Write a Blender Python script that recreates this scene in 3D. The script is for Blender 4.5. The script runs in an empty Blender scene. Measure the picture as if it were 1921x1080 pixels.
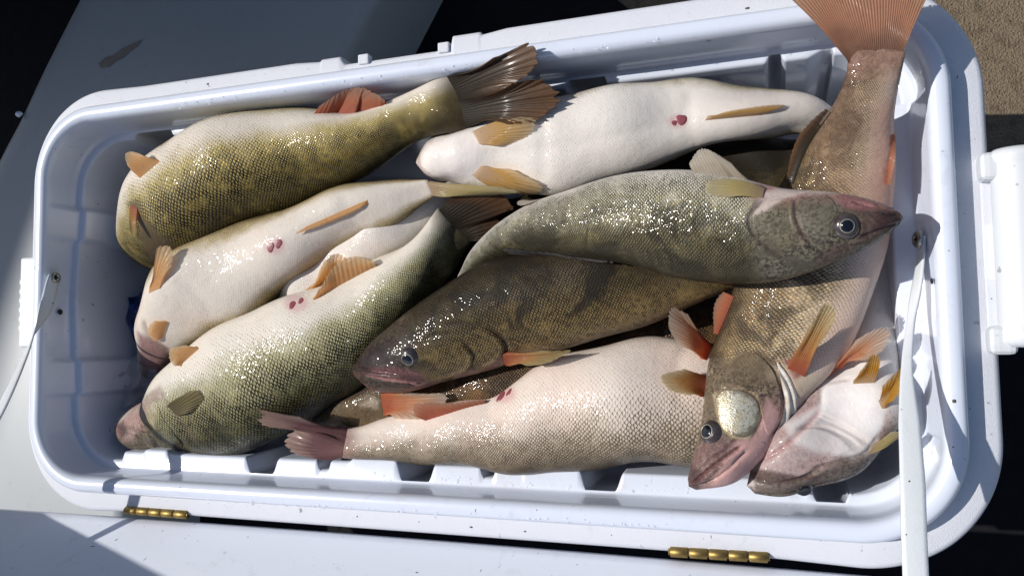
import bpy, bmesh, math, random
import numpy as np
from mathutils import Vector, Matrix

random.seed(4); RNG = np.random.default_rng(7)
S = bpy.context.scene
COL = S.collection

# ------------------------------------------------------------------ camera, sky, sun
F, CX, CY = 1450.0, 960.5, 540.0          # pinhole of the photograph (1921 x 1080)
RZ = 0.42                                  # height of the cooler rim above the deck
H = 0.67                                   # camera above the rim
nv = np.array([494.7, 86.6, F]); nv /= np.linalg.norm(nv)      # straight down, in camera axes
ax = np.array([math.cos(-0.01426), math.sin(-0.01426), 0.0]); ax -= nv * ax.dot(nv); ax /= np.linalg.norm(ax)
ay = np.cross(-nv, ax)
R_WC = np.array([ax, ay, -nv])             # camera axes (x right, y down, z forward) -> world
CAM = np.array([0.0, 0.0, RZ + H])
cam = bpy.data.cameras.new("camera"); camo = bpy.data.objects.new("camera", cam); COL.objects.link(camo)
cam.sensor_width = 36; cam.lens = F / 1921 * 36; cam.clip_start = 0.01; cam.clip_end = 200
xw = R_WC @ np.array([1., 0, 0]); yw = R_WC @ np.array([0, -1., 0]); zw = R_WC @ np.array([0, 0, -1.])
camo.matrix_world = Matrix(((xw[0], yw[0], zw[0], CAM[0]), (xw[1], yw[1], zw[1], CAM[1]), (xw[2], yw[2], zw[2], CAM[2]), (0, 0, 0, 1)))
S.camera = camo

SUN_EL, SUN_AZ = math.radians(49), math.radians(172)     # azimuth measured from +X, counter-clockwise
sd = Vector((math.cos(SUN_EL) * math.cos(SUN_AZ), math.cos(SUN_EL) * math.sin(SUN_AZ), math.sin(SUN_EL)))
w = bpy.data.worlds.new("World"); S.world = w; w.use_nodes = True
nt = w.node_tree; bg = nt.nodes["Background"]
sky = nt.nodes.new("ShaderNodeTexSky"); sky.sky_type = 'NISHITA'; sky.sun_disc = False
sky.sun_elevation = SUN_EL; sky.sun_rotation = math.atan2(sd.x, sd.y)
nt.links.new(sky.outputs[0], bg.inputs[0]); bg.inputs[1].default_value = 0.085
sl = bpy.data.lights.new("sun", 'SUN'); so = bpy.data.objects.new("sun", sl); COL.objects.link(so)
sl.energy = 4.2; sl.angle = math.radians(0.5); sl.color = (1.0, 0.96, 0.9)
so.rotation_euler = sd.to_track_quat('Z', 'Y').to_euler()
S.view_settings.view_transform = 'Standard'; S.view_settings.look = 'None'
S.view_settings.exposure = 0.0; S.view_settings.gamma = 1.0

# ------------------------------------------------------------------ helpers
def P(px, py, z=0.0):
    """point on the ray of a photograph pixel at height z above the rim"""
    d = R_WC @ np.array([px - CX, py - CY, F])
    return CAM + d * ((H - z) / -d[2])
def ray(px, py):
    d = R_WC @ np.array([px - CX, py - CY, F]); return d / np.linalg.norm(d)
def proj(p):
    q = (np.asarray(p) - CAM) @ R_WC        # world -> camera axes
    return np.stack([CX + F * q[..., 0] / q[..., 2], CY + F * q[..., 1] / q[..., 2]], -1)

def link(name, me, mat=None, parent=None):
    o = bpy.data.objects.new(name, me); COL.objects.link(o)
    if mat is not None: me.materials.append(mat)
    if parent is not None: o.parent = parent
    return o
def mesh(name, verts, faces, mat=None, parent=None, smooth=True):
    me = bpy.data.meshes.new(name)
    me.from_pydata([tuple(map(float, v)) for v in verts], [], [tuple(map(int, f)) for f in faces])
    me.update()
    if smooth: me.polygons.foreach_set("use_smooth", [True] * len(me.polygons))
    return link(name, me, mat, parent)
def bmobj(name, bm, mat, parent=None, smooth=False):
    bmesh.ops.recalc_face_normals(bm, faces=bm.faces[:])
    me = bpy.data.meshes.new(name); bm.to_mesh(me); bm.free()
    if smooth: me.polygons.foreach_set("use_smooth", [True] * len(me.polygons))
    return link(name, me, mat, parent)
def grid_faces(nr, nc, wrap=False):
    r = np.arange(nr - 1)[:, None]; m = nc if wrap else nc - 1
    c = np.arange(m)[None, :]; c2 = (c + 1) % nc
    a = r * nc + c; b = r * nc + c2
    return np.stack([a, b, b + nc, a + nc], -1).reshape(-1, 4)
def gridmesh(name, pts, mat, parent=None, wrap=False, uv=None, flip=False):
    """pts (nr, nc, 3) as one quad sheet with optional named uv layers {name: (nr, nc, 2)}"""
    nr, nc = pts.shape[:2]
    f = grid_faces(nr, nc, wrap)
    if flip: f = f[:, ::-1]
    me = bpy.data.meshes.new(name)
    me.vertices.add(nr * nc); me.vertices.foreach_set("co", pts.reshape(-1).astype(np.float32))
    me.loops.add(f.size); me.loops.foreach_set("vertex_index", f.reshape(-1).astype(np.int32))
    me.polygons.add(len(f)); me.polygons.foreach_set("loop_start", np.arange(0, f.size, 4, dtype=np.int32))
    me.polygons.foreach_set("loop_total", np.full(len(f), 4, np.int32))
    me.update(calc_edges=True); me.validate()
    me.polygons.foreach_set("use_smooth", [True] * len(f))
    for k, u in (uv or {}).items():
        l = me.uv_layers.new(name=k)
        l.data.foreach_set("uv", u.reshape(-1, 2)[f.reshape(-1)].reshape(-1).astype(np.float32))
    return link(name, me, mat, parent)
def empty(name, loc, label, cat, group=None):
    o = bpy.data.objects.new(name, None); COL.objects.link(o); o.location = Vector(loc); o.empty_display_size = .02
    o["label"] = label; o["category"] = cat
    if group: o["group"] = group
    bpy.context.view_layer.update()
    return o
def child(o, p):                             # keep world coordinates of the mesh under a placed empty
    o.parent = p; o.matrix_parent_inverse = p.matrix_world.inverted(); return o
def tube_pts(path, rad, m=10):
    path = np.asarray(path, float); n = len(path)
    rad = np.full(n, rad) if np.isscalar(rad) else np.asarray(rad)
    T = np.gradient(path, axis=0); T /= np.linalg.norm(T, axis=1)[:, None] + 1e-12
    ref = np.array([0, 0, 1.]) if abs(T[0][2]) < .9 else np.array([1., 0, 0])
    out = []
    for p, t, r in zip(path, T, rad):
        u = np.cross(ref, t); u /= np.linalg.norm(u); v = np.cross(t, u)
        th = np.linspace(0, 2 * math.pi, m, endpoint=False)
        out.append(p + r * (np.cos(th)[:, None] * u + np.sin(th)[:, None] * v))
    return np.array(out)
def box(bm, x0, x1, y0, y1, z0, z1, bev=0.0, seg=2):
    m = Matrix.Translation(((x0 + x1) / 2, (y0 + y1) / 2, (z0 + z1) / 2)) @ Matrix.Diagonal((x1 - x0, y1 - y0, z1 - z0, 1))
    r = bmesh.ops.create_cube(bm, size=1, matrix=m)
    if bev:
        es = {e for v in r['verts'] for e in v.link_edges}
        bmesh.ops.bevel(bm, geom=list(es), offset=bev, segments=seg, profile=.6, affect='EDGES')

# ------------------------------------------------------------------ materials
class N:
    def __init__(s, name):
        s.m = bpy.data.materials.new(name); s.m.use_nodes = True; s.t = s.m.node_tree
        s.b = s.t.nodes["Principled BSDF"]; s.out = s.t.nodes["Material Output"]
    def n(s, t, **k):
        o = s.t.nodes.new(t)
        for a, v in k.items(): setattr(o, a, v)
        return o
    def set(s, sock, v):
        if hasattr(v, "is_output") and v.is_output: s.t.links.new(v, sock)
        elif isinstance(v, (tuple, list)) and len(v) == 3 and sock.type == 'RGBA': sock.default_value = (*v, 1)
        else: sock.default_value = v
    def math(s, op, a, b=None, c=None, clamp=False):
        o = s.n("ShaderNodeMath", operation=op, use_clamp=clamp)
        for i, x in enumerate((a, b, c)):
            if x is not None: s.set(o.inputs[i], x)
        return o.outputs[0]
    def mix(s, f, a, b, blend='MIX'):
        o = s.n("ShaderNodeMix", data_type='RGBA', blend_type=blend)
        s.set(o.inputs[0], f); s.set(o.inputs[6], a); s.set(o.inputs[7], b); return o.outputs[2]
    def smooth(s, x, lo, hi, a=0.0, b=1.0):
        o = s.n("ShaderNodeMapRange", interpolation_type='SMOOTHSTEP')
        s.set(o.inputs[0], x)
        for i, v in zip((1, 2, 3, 4), (lo, hi, a, b)): s.set(o.inputs[i], v)
        return o.outputs[0]
    def noise(s, vec, scale, detail=3, rough=.55, dist=0.0, dim='3D'):
        o = s.n("ShaderNodeTexNoise", noise_dimensions=dim)
        if vec is not None: s.set(o.inputs["Vector"], vec)
        o.inputs["Scale"].default_value = scale; o.inputs["Detail"].default_value = detail
        o.inputs["Roughness"].default_value = rough; o.inputs["Distortion"].default_value = dist
        return o.outputs[0]
    def ramp(s, f, stops, interp='LINEAR'):
        o = s.n("ShaderNodeValToRGB"); s.set(o.inputs[0], f); r = o.color_ramp; r.interpolation = interp
        while len(r.elements) < len(stops): r.elements.new(.5)
        for e, (p, c) in zip(r.elements, stops): e.position = p; e.color = (*c, 1) if len(c) == 3 else c
        return o.outputs[0]
    def bump(s, h, strength, dist, prev=None):
        o = s.n("ShaderNodeBump"); o.inputs["Strength"].default_value = strength; o.inputs["Distance"].default_value = dist
        s.set(o.inputs["Height"], h)
        if prev is not None: s.set(o.inputs["Normal"], prev)
        return o.outputs[0]
    def pos(s): return s.n("ShaderNodeNewGeometry").outputs["Position"]
    def P(s, **k):
        for a, v in k.items(): s.set(s.b.inputs[a.replace("_", " ")], v)
        return s

def plastic(name, col, rough, bump_scale=None, bump_str=0.0, dirt=.25, dist=.0006, coat=0.0, blood=0.0):
    a = N(name); p = a.pos()
    sp = a.noise(p, 95, 2, .6); mask = a.smooth(sp, .70, .78)
    big = a.noise(p, 9, 4, .6)
    scuff = a.smooth(a.noise(p, 30, 5, .7, 1.5), .56, .75)
    c = a.mix(a.math('MULTIPLY', scuff, .30), col, tuple(x * .62 for x in col))
    c = a.mix(a.math('MULTIPLY', big, .10), c, (col[0] * .9, col[1] * .86, col[2] * .78))
    if blood: c = a.mix(a.math('MULTIPLY', a.math('MULTIPLY', a.smooth(a.noise(p, 7, 5, .7, 1.2), .56, .76), a.smooth(a.noise(p, 60, 4, .7), .4, .65)), blood), c, (.52, .36, .33))
    c = a.mix(a.math('MULTIPLY', mask, dirt), c, (.06, .055, .05))
    a.P(Base_Color=c, Roughness=a.math('ADD', a.math('MULTIPLY', big, .2), rough - .1))
    a.b.inputs["Coat Weight"].default_value = coat; a.b.inputs["Coat Roughness"].default_value = .08
    nrm = a.bump(a.noise(p, 14, 3), .12, .004)
    if bump_scale: nrm = a.bump(a.noise(p, bump_scale, 2, .5), bump_str, dist, nrm)
    a.P(Normal=nrm); return a.m
M = {}
M['liner'] = plastic("white_liner_plastic", (.67, .72, .83), .22, dirt=.5, coat=.3, blood=.4)
M['shell'] = plastic("textured_shell_plastic", (.68, .70, .76), .62, 1900, .7, dirt=.6, dist=.0008)
M['lid'] = plastic("lid_plastic", (.70, .73, .81), .40, dirt=.35, coat=.1)
M['handle'] = plastic("handle_plastic", (.64, .665, .69), .42, dirt=.5)
M['strap'] = plastic("strap_webbing", (.64, .67, .70), .5, 700, .3, dirt=.6)
def simple(name, col, rough=.4, metal=0.0, spec=.5, coat=0.0, var=0.0, vs=60):
    a = N(name)
    c = col
    if var: c = a.mix(a.noise(a.pos(), vs, 3), tuple(x * (1 - var) for x in col), tuple(min(1, x * (1 + var)) for x in col))
    a.P(Base_Color=c, Roughness=rough, Metallic=metal); a.b.inputs["Specular IOR Level"].default_value = spec
    a.b.inputs["Coat Weight"].default_value = coat
    return a.m
M['brass'] = simple("brass", (.30, .21, .075), .5, 1.0, var=.5, vs=150)
M['steel'] = simple("screw_steel", (.42, .43, .42), .3, 1.0, var=.3, vs=300)
M['hole'] = simple("dark_hole", (.012, .012, .014), .8)
M['pupil'] = simple("eye_pupil", (.004, .005, .009), .12, coat=.5)
M['iris'] = simple("eye_iris", (.30, .28, .23), .35, .4, coat=.4, var=.3, vs=500)
M['eye'] = simple("eye_ball", (.045, .034, .034), .22, coat=.5, var=.6, vs=240)
M['vent'] = simple("vent_red", (.24, .06, .075), .35, coat=.25, var=.4, vs=400)
M['speck'] = simple("dirt", (.10, .088, .075), .8)
M['mud'] = simple("dried_mud", (.20, .175, .15), .8, var=.4, vs=120)
M['insect'] = simple("insect_brown", (.08, .05, .04), .6, var=.4, vs=900)

def carpet():
    a = N("boat_carpet"); p = a.pos()
    f = a.noise(p, 380, 2, .6); g = a.noise(p, 60, 4, .65); b = a.noise(p, 6, 3)
    c = a.mix(f, (.10, .075, .05), (.40, .31, .21))
    c = a.mix(a.smooth(g, .45, .7), c, (.16, .12, .085)); c = a.mix(a.math('MULTIPLY', b, .35), c, (.10, .08, .06))
    a.P(Base_Color=c, Roughness=.95, Normal=a.bump(a.math('ADD', f, g), .9, .006)); a.b.inputs["Specular IOR Level"].default_value = .1
    return a.m
M['carpet'] = carpet()
def gelcoat():
    a = N("grey_gelcoat"); p = a.pos()
    b = a.noise(p, 3, 4, .6); s = a.smooth(a.noise(p, 40, 5, .7), .58, .72)
    c = a.mix(b, (.27, .30, .32), (.33, .355, .37)); c = a.mix(a.math('MULTIPLY', s, .2), c, (.15, .145, .13))
    a.P(Base_Color=c, Roughness=.42, Normal=a.bump(a.noise(p, 500, 2), .15, .0006)); return a.m
M['gelcoat'] = gelcoat()
M['shade_dark'] = simple("shade_black", (.010, .010, .012), .85, spec=.12, var=.4)  # near-black for the floor's painted shade and the unseen blockers
def bagmat(name, col, alpha):
    a = N(name)
    a.P(Base_Color=col, Roughness=.12, Alpha=alpha); a.b.inputs["Transmission Weight"].default_value = .5
    a.P(Normal=a.bump(a.noise(a.pos(), 70, 4, .6, 1.0), .8, .006)); return a.m
M['bluebag'] = bagmat("blue_plastic_film", (.02, .06, .30), .9)
M['clearbag'] = bagmat("clear_plastic_film", (.75, .75, .8), .28)

def fish_skin(name, back, flank, low, belly, edge=(.022, .019, .011), gold=.12, blotch=.5, head=.2, flo=.45, lowp=.70, bhi=.86, mhi=.86, mstr=.9,
              headcol=(.16, .13, .10), headdark=(.035, .025, .025), pink=.25, cheekpink=(.45, .22, .20), glint=.5, bumps=.5, blsc=34, speck=.25):
    """flo / lowp / bhi: where (0 back .. 1 belly midline) flank, lower flank and belly colours sit; mhi: where scale marks die out"""
    a = N(name)
    ub = a.n("ShaderNodeUVMap", uv_map="body").outputs[0]; us = a.n("ShaderNodeUVMap", uv_map="scale").outputs[0]
    pa = a.n("ShaderNodeAttribute", attribute_name="paint"); pcol, palp = pa.outputs["Color"], pa.outputs["Alpha"]
    sb = a.n("ShaderNodeSeparateXYZ"); a.set(sb.inputs[0], ub); t, v0 = sb.outputs[0], sb.outputs[1]
    p = a.pos()
    v = a.math('ADD', v0, a.math('MULTIPLY', a.math('SUBTRACT', a.noise(p, 26, 4, .6), .5), .22))
    mid = tuple(.55 * b + .45 * f for b, f in zip(back, flank))
    base = a.ramp(v, [(0, back), (flo * .5, mid), (flo, flank), (lowp, low), (bhi, belly), (1, belly)])
    base = a.mix(a.math('MULTIPLY', a.smooth(a.noise(p, 16, 3), .40, .72), pink), base, a.mix(1.0, base, (.96, .70, .64), 'MULTIPLY'))
    base = a.mix(a.math('MULTIPLY', a.noise(p, 60, 4, .6), .35), base, a.mix(1.0, base, (.72, .70, .68), 'MULTIPLY'))
    bl = a.smooth(a.noise(p, blsc, 5, .65, .8), .46, .58)
    base = a.mix(a.math('MULTIPLY', a.math('MULTIPLY', bl, blotch), a.smooth(v, .74, .40)), base, tuple(x * .9 for x in back))
    ss = a.n("ShaderNodeSeparateXYZ"); a.set(ss.inputs[0], us)
    wa = a.math('MULTIPLY', a.math('SUBTRACT', a.noise(p, 60, 3), .5), .6)
    wb = a.math('MULTIPLY', a.math('SUBTRACT', a.noise(p, 45, 3), .5), .5)
    A = a.math('ADD', ss.outputs[0], wa); B = a.math('ADD', ss.outputs[1], wb)
    cv = a.n("ShaderNodeCombineXYZ"); a.set(cv.inputs[0], a.math('ADD', A, B)); a.set(cv.inputs[1], a.math('SUBTRACT', A, B))
    vo = a.n("ShaderNodeTexVoronoi", voronoi_dimensions='2D', feature='F1'); a.set(vo.inputs["Vector"], cv.outputs[0])
    ve = a.n("ShaderNodeTexVoronoi", voronoi_dimensions='2D', feature='DISTANCE_TO_EDGE'); a.set(ve.inputs["Vector"], cv.outputs[0])
    for q in (vo, ve): q.inputs["Scale"].default_value = 1.0; q.inputs["Randomness"].default_value = .38
    dl = a.n("ShaderNodeVectorMath", operation='SUBTRACT'); a.set(dl.inputs[0], cv.outputs[0]); a.set(dl.inputs[1], vo.outputs["Position"])
    sx = a.n("ShaderNodeSeparateXYZ"); a.set(sx.inputs[0], dl.outputs[0])
    along = a.math('MULTIPLY', a.math('ADD', sx.outputs[0], sx.outputs[1]), .5)
    edge_m = a.smooth(ve.outputs["Distance"], .26, .0)
    rear = a.smooth(along, .0, .42)
    cellr = a.n("ShaderNodeSeparateColor"); a.set(cellr.inputs[0], vo.outputs["Color"]); rnd = cellr.outputs[0]
    mark = a.math('ADD', a.math('ADD', a.math('MULTIPLY', edge_m, .42), a.math('MULTIPLY', rear, .72)), a.math('MULTIPLY', a.math('SUBTRACT', rnd, .5), .30))
    body = a.math('MULTIPLY', a.smooth(t, head * .92, head * 1.12), a.smooth(palp, .9, .4))
    thr = a.smooth(v, mhi - .34, mhi + .06, .0, 1.0)
    k = a.n("ShaderNodeMapRange", interpolation_type='SMOOTHSTEP'); a.set(k.inputs[0], mark); a.set(k.inputs[1], thr); a.set(k.inputs[2], a.math('ADD', thr, .27))
    patchy = a.smooth(a.noise(p, 50, 4, .65), .30, .55, .45, 1.0)
    k = a.math('MULTIPLY', a.math('MULTIPLY', a.math('MULTIPLY', k.outputs[0], mstr), body), patchy, clamp=True)
    fl = a.smooth(v, bhi, flo + .05)
    br = a.math('MULTIPLY', a.math('MULTIPLY', a.math('POWER', rnd, 2.0), fl), a.math('MULTIPLY', body, glint))
    c = a.mix(br, base, a.mix(1.0, base, (2.3, 2.1, 1.6), 'MULTIPLY'))
    c = a.mix(k, c, edge)
    sk = a.math('MULTIPLY', a.smooth(a.noise(p, 230, 4, .7, .4), .53, .62), a.math('MULTIPLY', a.smooth(v, mhi, mhi - .35), speck))
    c = a.mix(a.math('MULTIPLY', sk, body), c, tuple(x * .9 for x in back))
    hm = a.noise(p, 330, 5, .7, .6); h2 = a.noise(p, 46, 4, .6)
    hc = a.mix(a.smooth(hm, .40, .60), headdark, headcol)
    hc = a.mix(a.smooth(h2, .42, .66), hc, tuple(x * .5 for x in headcol))
    hc = a.mix(a.smooth(v, .58, .82), hc, a.mix(a.smooth(hm, .34, .48), headdark, cheekpink))
    hc = a.mix(a.smooth(v, .80, .95), hc, belly)
    c = a.mix(a.smooth(t, head * 1.12, head * .92), c, hc)
    pm = a.mix(a.math('MULTIPLY', a.math('MULTIPLY', a.smooth(hm, .60, .40), .62), a.math('SUBTRACT', 1.05, a.smooth(pa.outputs['Fac'], .22, .50))), pcol, a.mix(1.0, pcol, (.35, .30, .30), 'MULTIPLY'))
    pm = a.mix(a.math('MULTIPLY', a.smooth(h2, .40, .65), .22), pm, a.mix(1.0, pcol, (.62, .5, .5), 'MULTIPLY'))
    c = a.mix(palp, c, pm)
    met = a.math('MULTIPLY', a.math('MULTIPLY', a.smooth(v, bhi, flo), body), gold)
    wet = a.noise(p, 45, 3, .6)
    a.P(Base_Color=c, Metallic=a.math('MULTIPLY', met, a.math('MULTIPLY', rnd, 1.6)), Roughness=a.smooth(wet, .35, .65, .42, .60)); a.b.inputs["Specular IOR Level"].default_value = .12
    a.b.inputs["Coat Weight"].default_value = .42; a.b.inputs["Coat Roughness"].default_value = .075; a.b.inputs["Coat IOR"].default_value = 1.35
    a.b.inputs["Subsurface Weight"].default_value = .06; a.b.inputs["Subsurface Radius"].default_value = (.012, .006, .004); a.b.inputs["Subsurface Scale"].default_value = .4
    hgt = a.math('ADD', a.math('MULTIPLY', along, .6), a.math('MULTIPLY', ve.outputs["Distance"], .6))
    hs = a.math('MULTIPLY', hgt, a.math('MULTIPLY', body, a.smooth(v, mhi + .1, mhi - .3, .22, 1.0)))
    n1 = a.bump(a.noise(p, 40, 4, .6), .35, .004)
    n2 = a.bump(hs, bumps, .0020, n1)
    n3 = a.bump(a.noise(p, 420, 2, .6), .22, .0008, n2)
    a.P(Normal=n3)
    cn = a.bump(a.math('ADD', a.math('MULTIPLY', a.noise(p, 190, 1, .5), 1.3), a.math('MULTIPLY', hs, .35)), .48, .0018, n1); a.t.links.new(cn, a.b.inputs["Coat Normal"])
    return a.m
M['gold'] = fish_skin("fish_skin_gold", (.016, .015, .008), (.165, .126, .034), (.38, .315, .135), (.71, .645, .555), edge=(.009, .008, .004), mstr=1.0, gold=.16, flo=.56, lowp=.79, bhi=.93, mhi=.99, pink=.08, glint=1.0, head=.04)
M['olive'] = fish_skin("fish_skin_olive", (.014, .016, .009), (.125, .115, .046), (.36, .34, .20), (.71, .655, .57), edge=(.009, .009, .005), mstr=1.0, gold=.10, flo=.50, lowp=.73, bhi=.86, mhi=.92, pink=.12, head=.17,
                        headcol=(.22, .18, .13), headdark=(.05, .045, .03))
M['cream'] = fish_skin("fish_skin_cream", (.03, .028, .015), (.16, .11, .035), (.42, .35, .22), (.71, .645, .565), gold=.12, flo=.52, lowp=.68, bhi=.78, mhi=.78, mstr=.9, pink=.15, head=.05)
M['white'] = fish_skin("fish_skin_white", (.03, .03, .02), (.24, .22, .15), (.52, .48, .38), (.72, .675, .625), gold=.08, flo=.42, lowp=.58, bhi=.70, mhi=.76, mstr=.95, pink=.10, head=.06, headcol=(.6, .54, .48), headdark=(.45, .40, .35), cheekpink=(.68, .61, .56))
M['silver'] = fish_skin("fish_skin_silver", (.018, .015, .009), (.125, .110, .062), (.47, .455, .355), (.64, .60, .54), edge=(.014, .012, .008), gold=.14, blotch=.7, flo=.40, lowp=.60, bhi=.88, mhi=1.05, mstr=.85, head=.235,
                        headcol=(.165, .145, .105), headdark=(.030, .025, .020), pink=.08, glint=.9, bumps=.7, blsc=24, speck=.4)
M['dark'] = fish_skin("fish_skin_dark", (.018, .014, .009), (.088, .067, .030), (.26, .185, .078), (.32, .22, .14), edge=(.012, .009, .006), gold=.08, blotch=.95, flo=.36, lowp=.62, bhi=.94, mhi=1.1, mstr=.9, head=.20,
                      headcol=(.080, .060, .040), headdark=(.018, .012, .011), cheekpink=(.17, .08, .07), pink=.15, glint=.6, blsc=19, speck=.6)
M['amber'] = fish_skin("fish_skin_amber", (.038, .026, .016), (.27, .20, .115), (.57, .46, .32), (.71, .54, .44), edge=(.030, .022, .014), gold=.22, blotch=.7, flo=.28, lowp=.54, bhi=.72, mhi=.78, mstr=.8, head=.27,
                       headcol=(.25, .19, .13), headdark=(.045, .032, .028), cheekpink=(.50, .27, .25), pink=.3, glint=.85)
M['pink'] = fish_skin("fish_skin_pinkish", (.030, .026, .018), (.155, .12, .078), (.44, .37, .285), (.73, .645, .57), edge=(.075, .058, .040), gold=.08, blotch=.3, flo=.38, lowp=.62, bhi=.82, mhi=.93, mstr=.85, pink=.26, head=.04, glint=.35)
M['upturned'] = fish_skin("fish_skin_upturned", (.03, .03, .02), (.14, .12, .06), (.42, .39, .32), (.73, .70, .67), gold=.10, flo=.40, lowp=.58, bhi=.74, mhi=.74, head=.36,
                          headcol=(.20, .17, .14), headdark=(.05, .04, .035), cheekpink=(.48, .36, .33), pink=.12)
M['brown'] = fish_skin("fish_skin_brown", (.03, .024, .014), (.17, .098, .042), (.30, .185, .085), (.48, .32, .20), edge=(.014, .010, .007), mstr=1.0, gold=.1, flo=.3, lowp=.55, bhi=.9, mhi=1.1, pink=.3, head=.16)

def fin_mat(name, base, mid, tip, trans=.6, dark=(.06, .05, .04), rays=.20, clear=1.0):
    a = N(name)
    uv = a.n("ShaderNodeUVMap", uv_map="fin").outputs[0]; sp = a.n("ShaderNodeSeparateXYZ"); a.set(sp.inputs[0], uv)
    u, v = sp.outputs[0], sp.outputs[1]; p = a.pos()
    vv = a.math('ADD', v, a.math('MULTIPLY', a.math('SUBTRACT', a.noise(p, 60, 3), .5), .35))
    c = a.ramp(vv, [(0, base), (.5, mid), (1, tip)])
    st = a.math('ABSOLUTE', a.math('SUBTRACT', a.math('FRACT', a.math('ADD', u, a.math('MULTIPLY', a.noise(p, 120, 2), .35))), .5))
    c = a.mix(a.math('MULTIPLY', a.smooth(st, .22, .0), rays), c, a.mix(1.0, c, tuple(x * 9 for x in dark), 'MULTIPLY'))
    c = a.mix(a.math('MULTIPLY', a.smooth(a.noise(p, 200, 3), .58, .7), .22), c, a.mix(1.0, c, (.45, .4, .4), 'MULTIPLY'))
    a.P(Base_Color=c, Roughness=.5); a.b.inputs["Coat Weight"].default_value = .10; a.b.inputs["Coat Roughness"].default_value = .12; a.b.inputs["Specular IOR Level"].default_value = .25
    nrm = a.bump(a.math('ADD', st, a.math('MULTIPLY', a.noise(p, 300, 3), .8)), .40, .0007); a.P(Normal=nrm)
    tr = a.n("ShaderNodeBsdfTranslucent"); a.set(tr.inputs[0], c); a.set(tr.inputs[1], nrm)
    mx = a.n("ShaderNodeMixShader"); mx.inputs[0].default_value = trans
    a.t.links.new(a.b.outputs[0], mx.inputs[1]); a.t.links.new(tr.outputs[0], mx.inputs[2])
    tp = a.n("ShaderNodeBsdfTransparent"); m2 = a.n("ShaderNodeMixShader")
    a.set(m2.inputs[0], a.math('MULTIPLY', a.math('ADD', a.smooth(vv, .45, 1.05, .0, .42), a.math('MULTIPLY', a.smooth(st, .2, .5), .10)), clear))
    a.t.links.new(mx.outputs[0], m2.inputs[1]); a.t.links.new(tp.outputs[0], m2.inputs[2]); a.t.links.new(m2.outputs[0], a.out.inputs[0])
    return a.m
FM = {
 'orange': fin_mat("fin_orange", (.80, .50, .24), (.80, .52, .25), (.80, .62, .40)),
 'yellow': fin_mat("fin_yellow", (.68, .52, .38), (.70, .46, .15), (.72, .58, .38)),
 'red': fin_mat("fin_red", (.55, .15, .10), (.60, .24, .13), (.60, .38, .28)),
 'redtip': fin_mat("fin_red_based", (.62, .14, .06), (.74, .38, .20), (.76, .64, .52)),
 'amber': fin_mat("fin_amber", (.55, .15, .08), (.62, .36, .14), (.60, .50, .26)),
 'gold': fin_mat("fin_deep_yellow", (.62, .48, .34), (.58, .30, .03), (.60, .36, .06)),
 'olive': fin_mat("fin_olive", (.12, .09, .05), (.16, .13, .05), (.24, .19, .09), .3),
 'dark': fin_mat("fin_dark_brown", (.022, .017, .010), (.040, .023, .012), (.15, .075, .035), .35, clear=.25),
 'tail': fin_mat("fin_tail_tan", (.15, .08, .06), (.56, .29, .18), (.58, .36, .22), .55, rays=.16, clear=.4),
 'plum': fin_mat("fin_plum", (.26, .13, .12), (.15, .07, .075), (.40, .27, .22), .25),
 'pale': fin_mat("fin_pale", (.50, .44, .36), (.55, .48, .38), (.62, .56, .48), .45),
 'clear': fin_mat("fin_smoky", (.07, .06, .055), (.10, .09, .085), (.16, .15, .15), .35),
 'straw': fin_mat("fin_straw", (.42, .30, .18), (.45, .36, .15), (.48, .42, .26), .35),
}

def patch_mat(name, c1, c2, scale, rough=.38, metal=0.0, c3=None, lo=.34, hi=.66, rimcol=None):
    scale = scale * 2.6
    a = N(name); p = a.pos()
    c = a.mix(a.smooth(a.noise(p, scale, 5, .68, .5), lo, hi), c1, c2)
    if c3: c = a.mix(a.math('MULTIPLY', a.smooth(a.noise(p, scale * .22, 4, .6), .40, .70), .7), c, c3)
    if rimcol:
        rm = a.n("ShaderNodeAttribute", attribute_name="rim").outputs["Fac"]
        c = a.mix(a.smooth(a.math('ADD', rm, a.math('MULTIPLY', a.math('SUBTRACT', a.noise(p, 150, 4, .7), .5), .9)), .02, .34), rimcol, c)
    a.P(Base_Color=c, Roughness=rough, Metallic=metal); a.b.inputs["Coat Weight"].default_value = .4; a.b.inputs["Coat Roughness"].default_value = .15
    a.P(Normal=a.bump(a.noise(p, scale * 1.3, 4, .65), .4, .0016)); return a.m
M['gill_grey'] = patch_mat("gill_plate_grey", (.075, .062, .060), (.26, .235, .205), 170, c3=(.15, .13, .12))
M['gill_dark'] = patch_mat("gill_plate_dark", (.034, .026, .020), (.125, .10, .068), 190, c3=(.075, .057, .04))
M['gill_gold'] = patch_mat("gill_plate_gold", (.085, .065, .04), (.30, .25, .16), 150, c3=(.22, .17, .11))
M['cheek_silver'] = patch_mat("cheek_plate_silver", (.16, .12, .07), (.80, .75, .60), 190, .34, .62, c3=(.66, .56, .34), lo=.30, hi=.50, rimcol=(.30, .23, .15))
M['jaw_pink'] = patch_mat("jaw_pink", (.17, .075, .075), (.40, .21, .19), 60, .3, c3=(.22, .11, .10))
M['jaw_pale'] = patch_mat("jaw_pale_pink", (.46, .30, .28), (.60, .43, .40), 70, .25)
M['membrane'] = patch_mat("gill_membrane", (.50, .44, .36), (.70, .66, .60), 60, .3)
M['throat'] = patch_mat("throat_white", (.74, .72, .70), (.80, .78, .76), 40, .35)
M['snout_plum'] = patch_mat("snout_plum", (.06, .03, .034), (.20, .10, .10), 90, .22, c3=(.13, .06, .065))
M['skull_pink'] = patch_mat("skull_pink", (.20, .09, .10), (.42, .22, .22), 120, .25)

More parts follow.
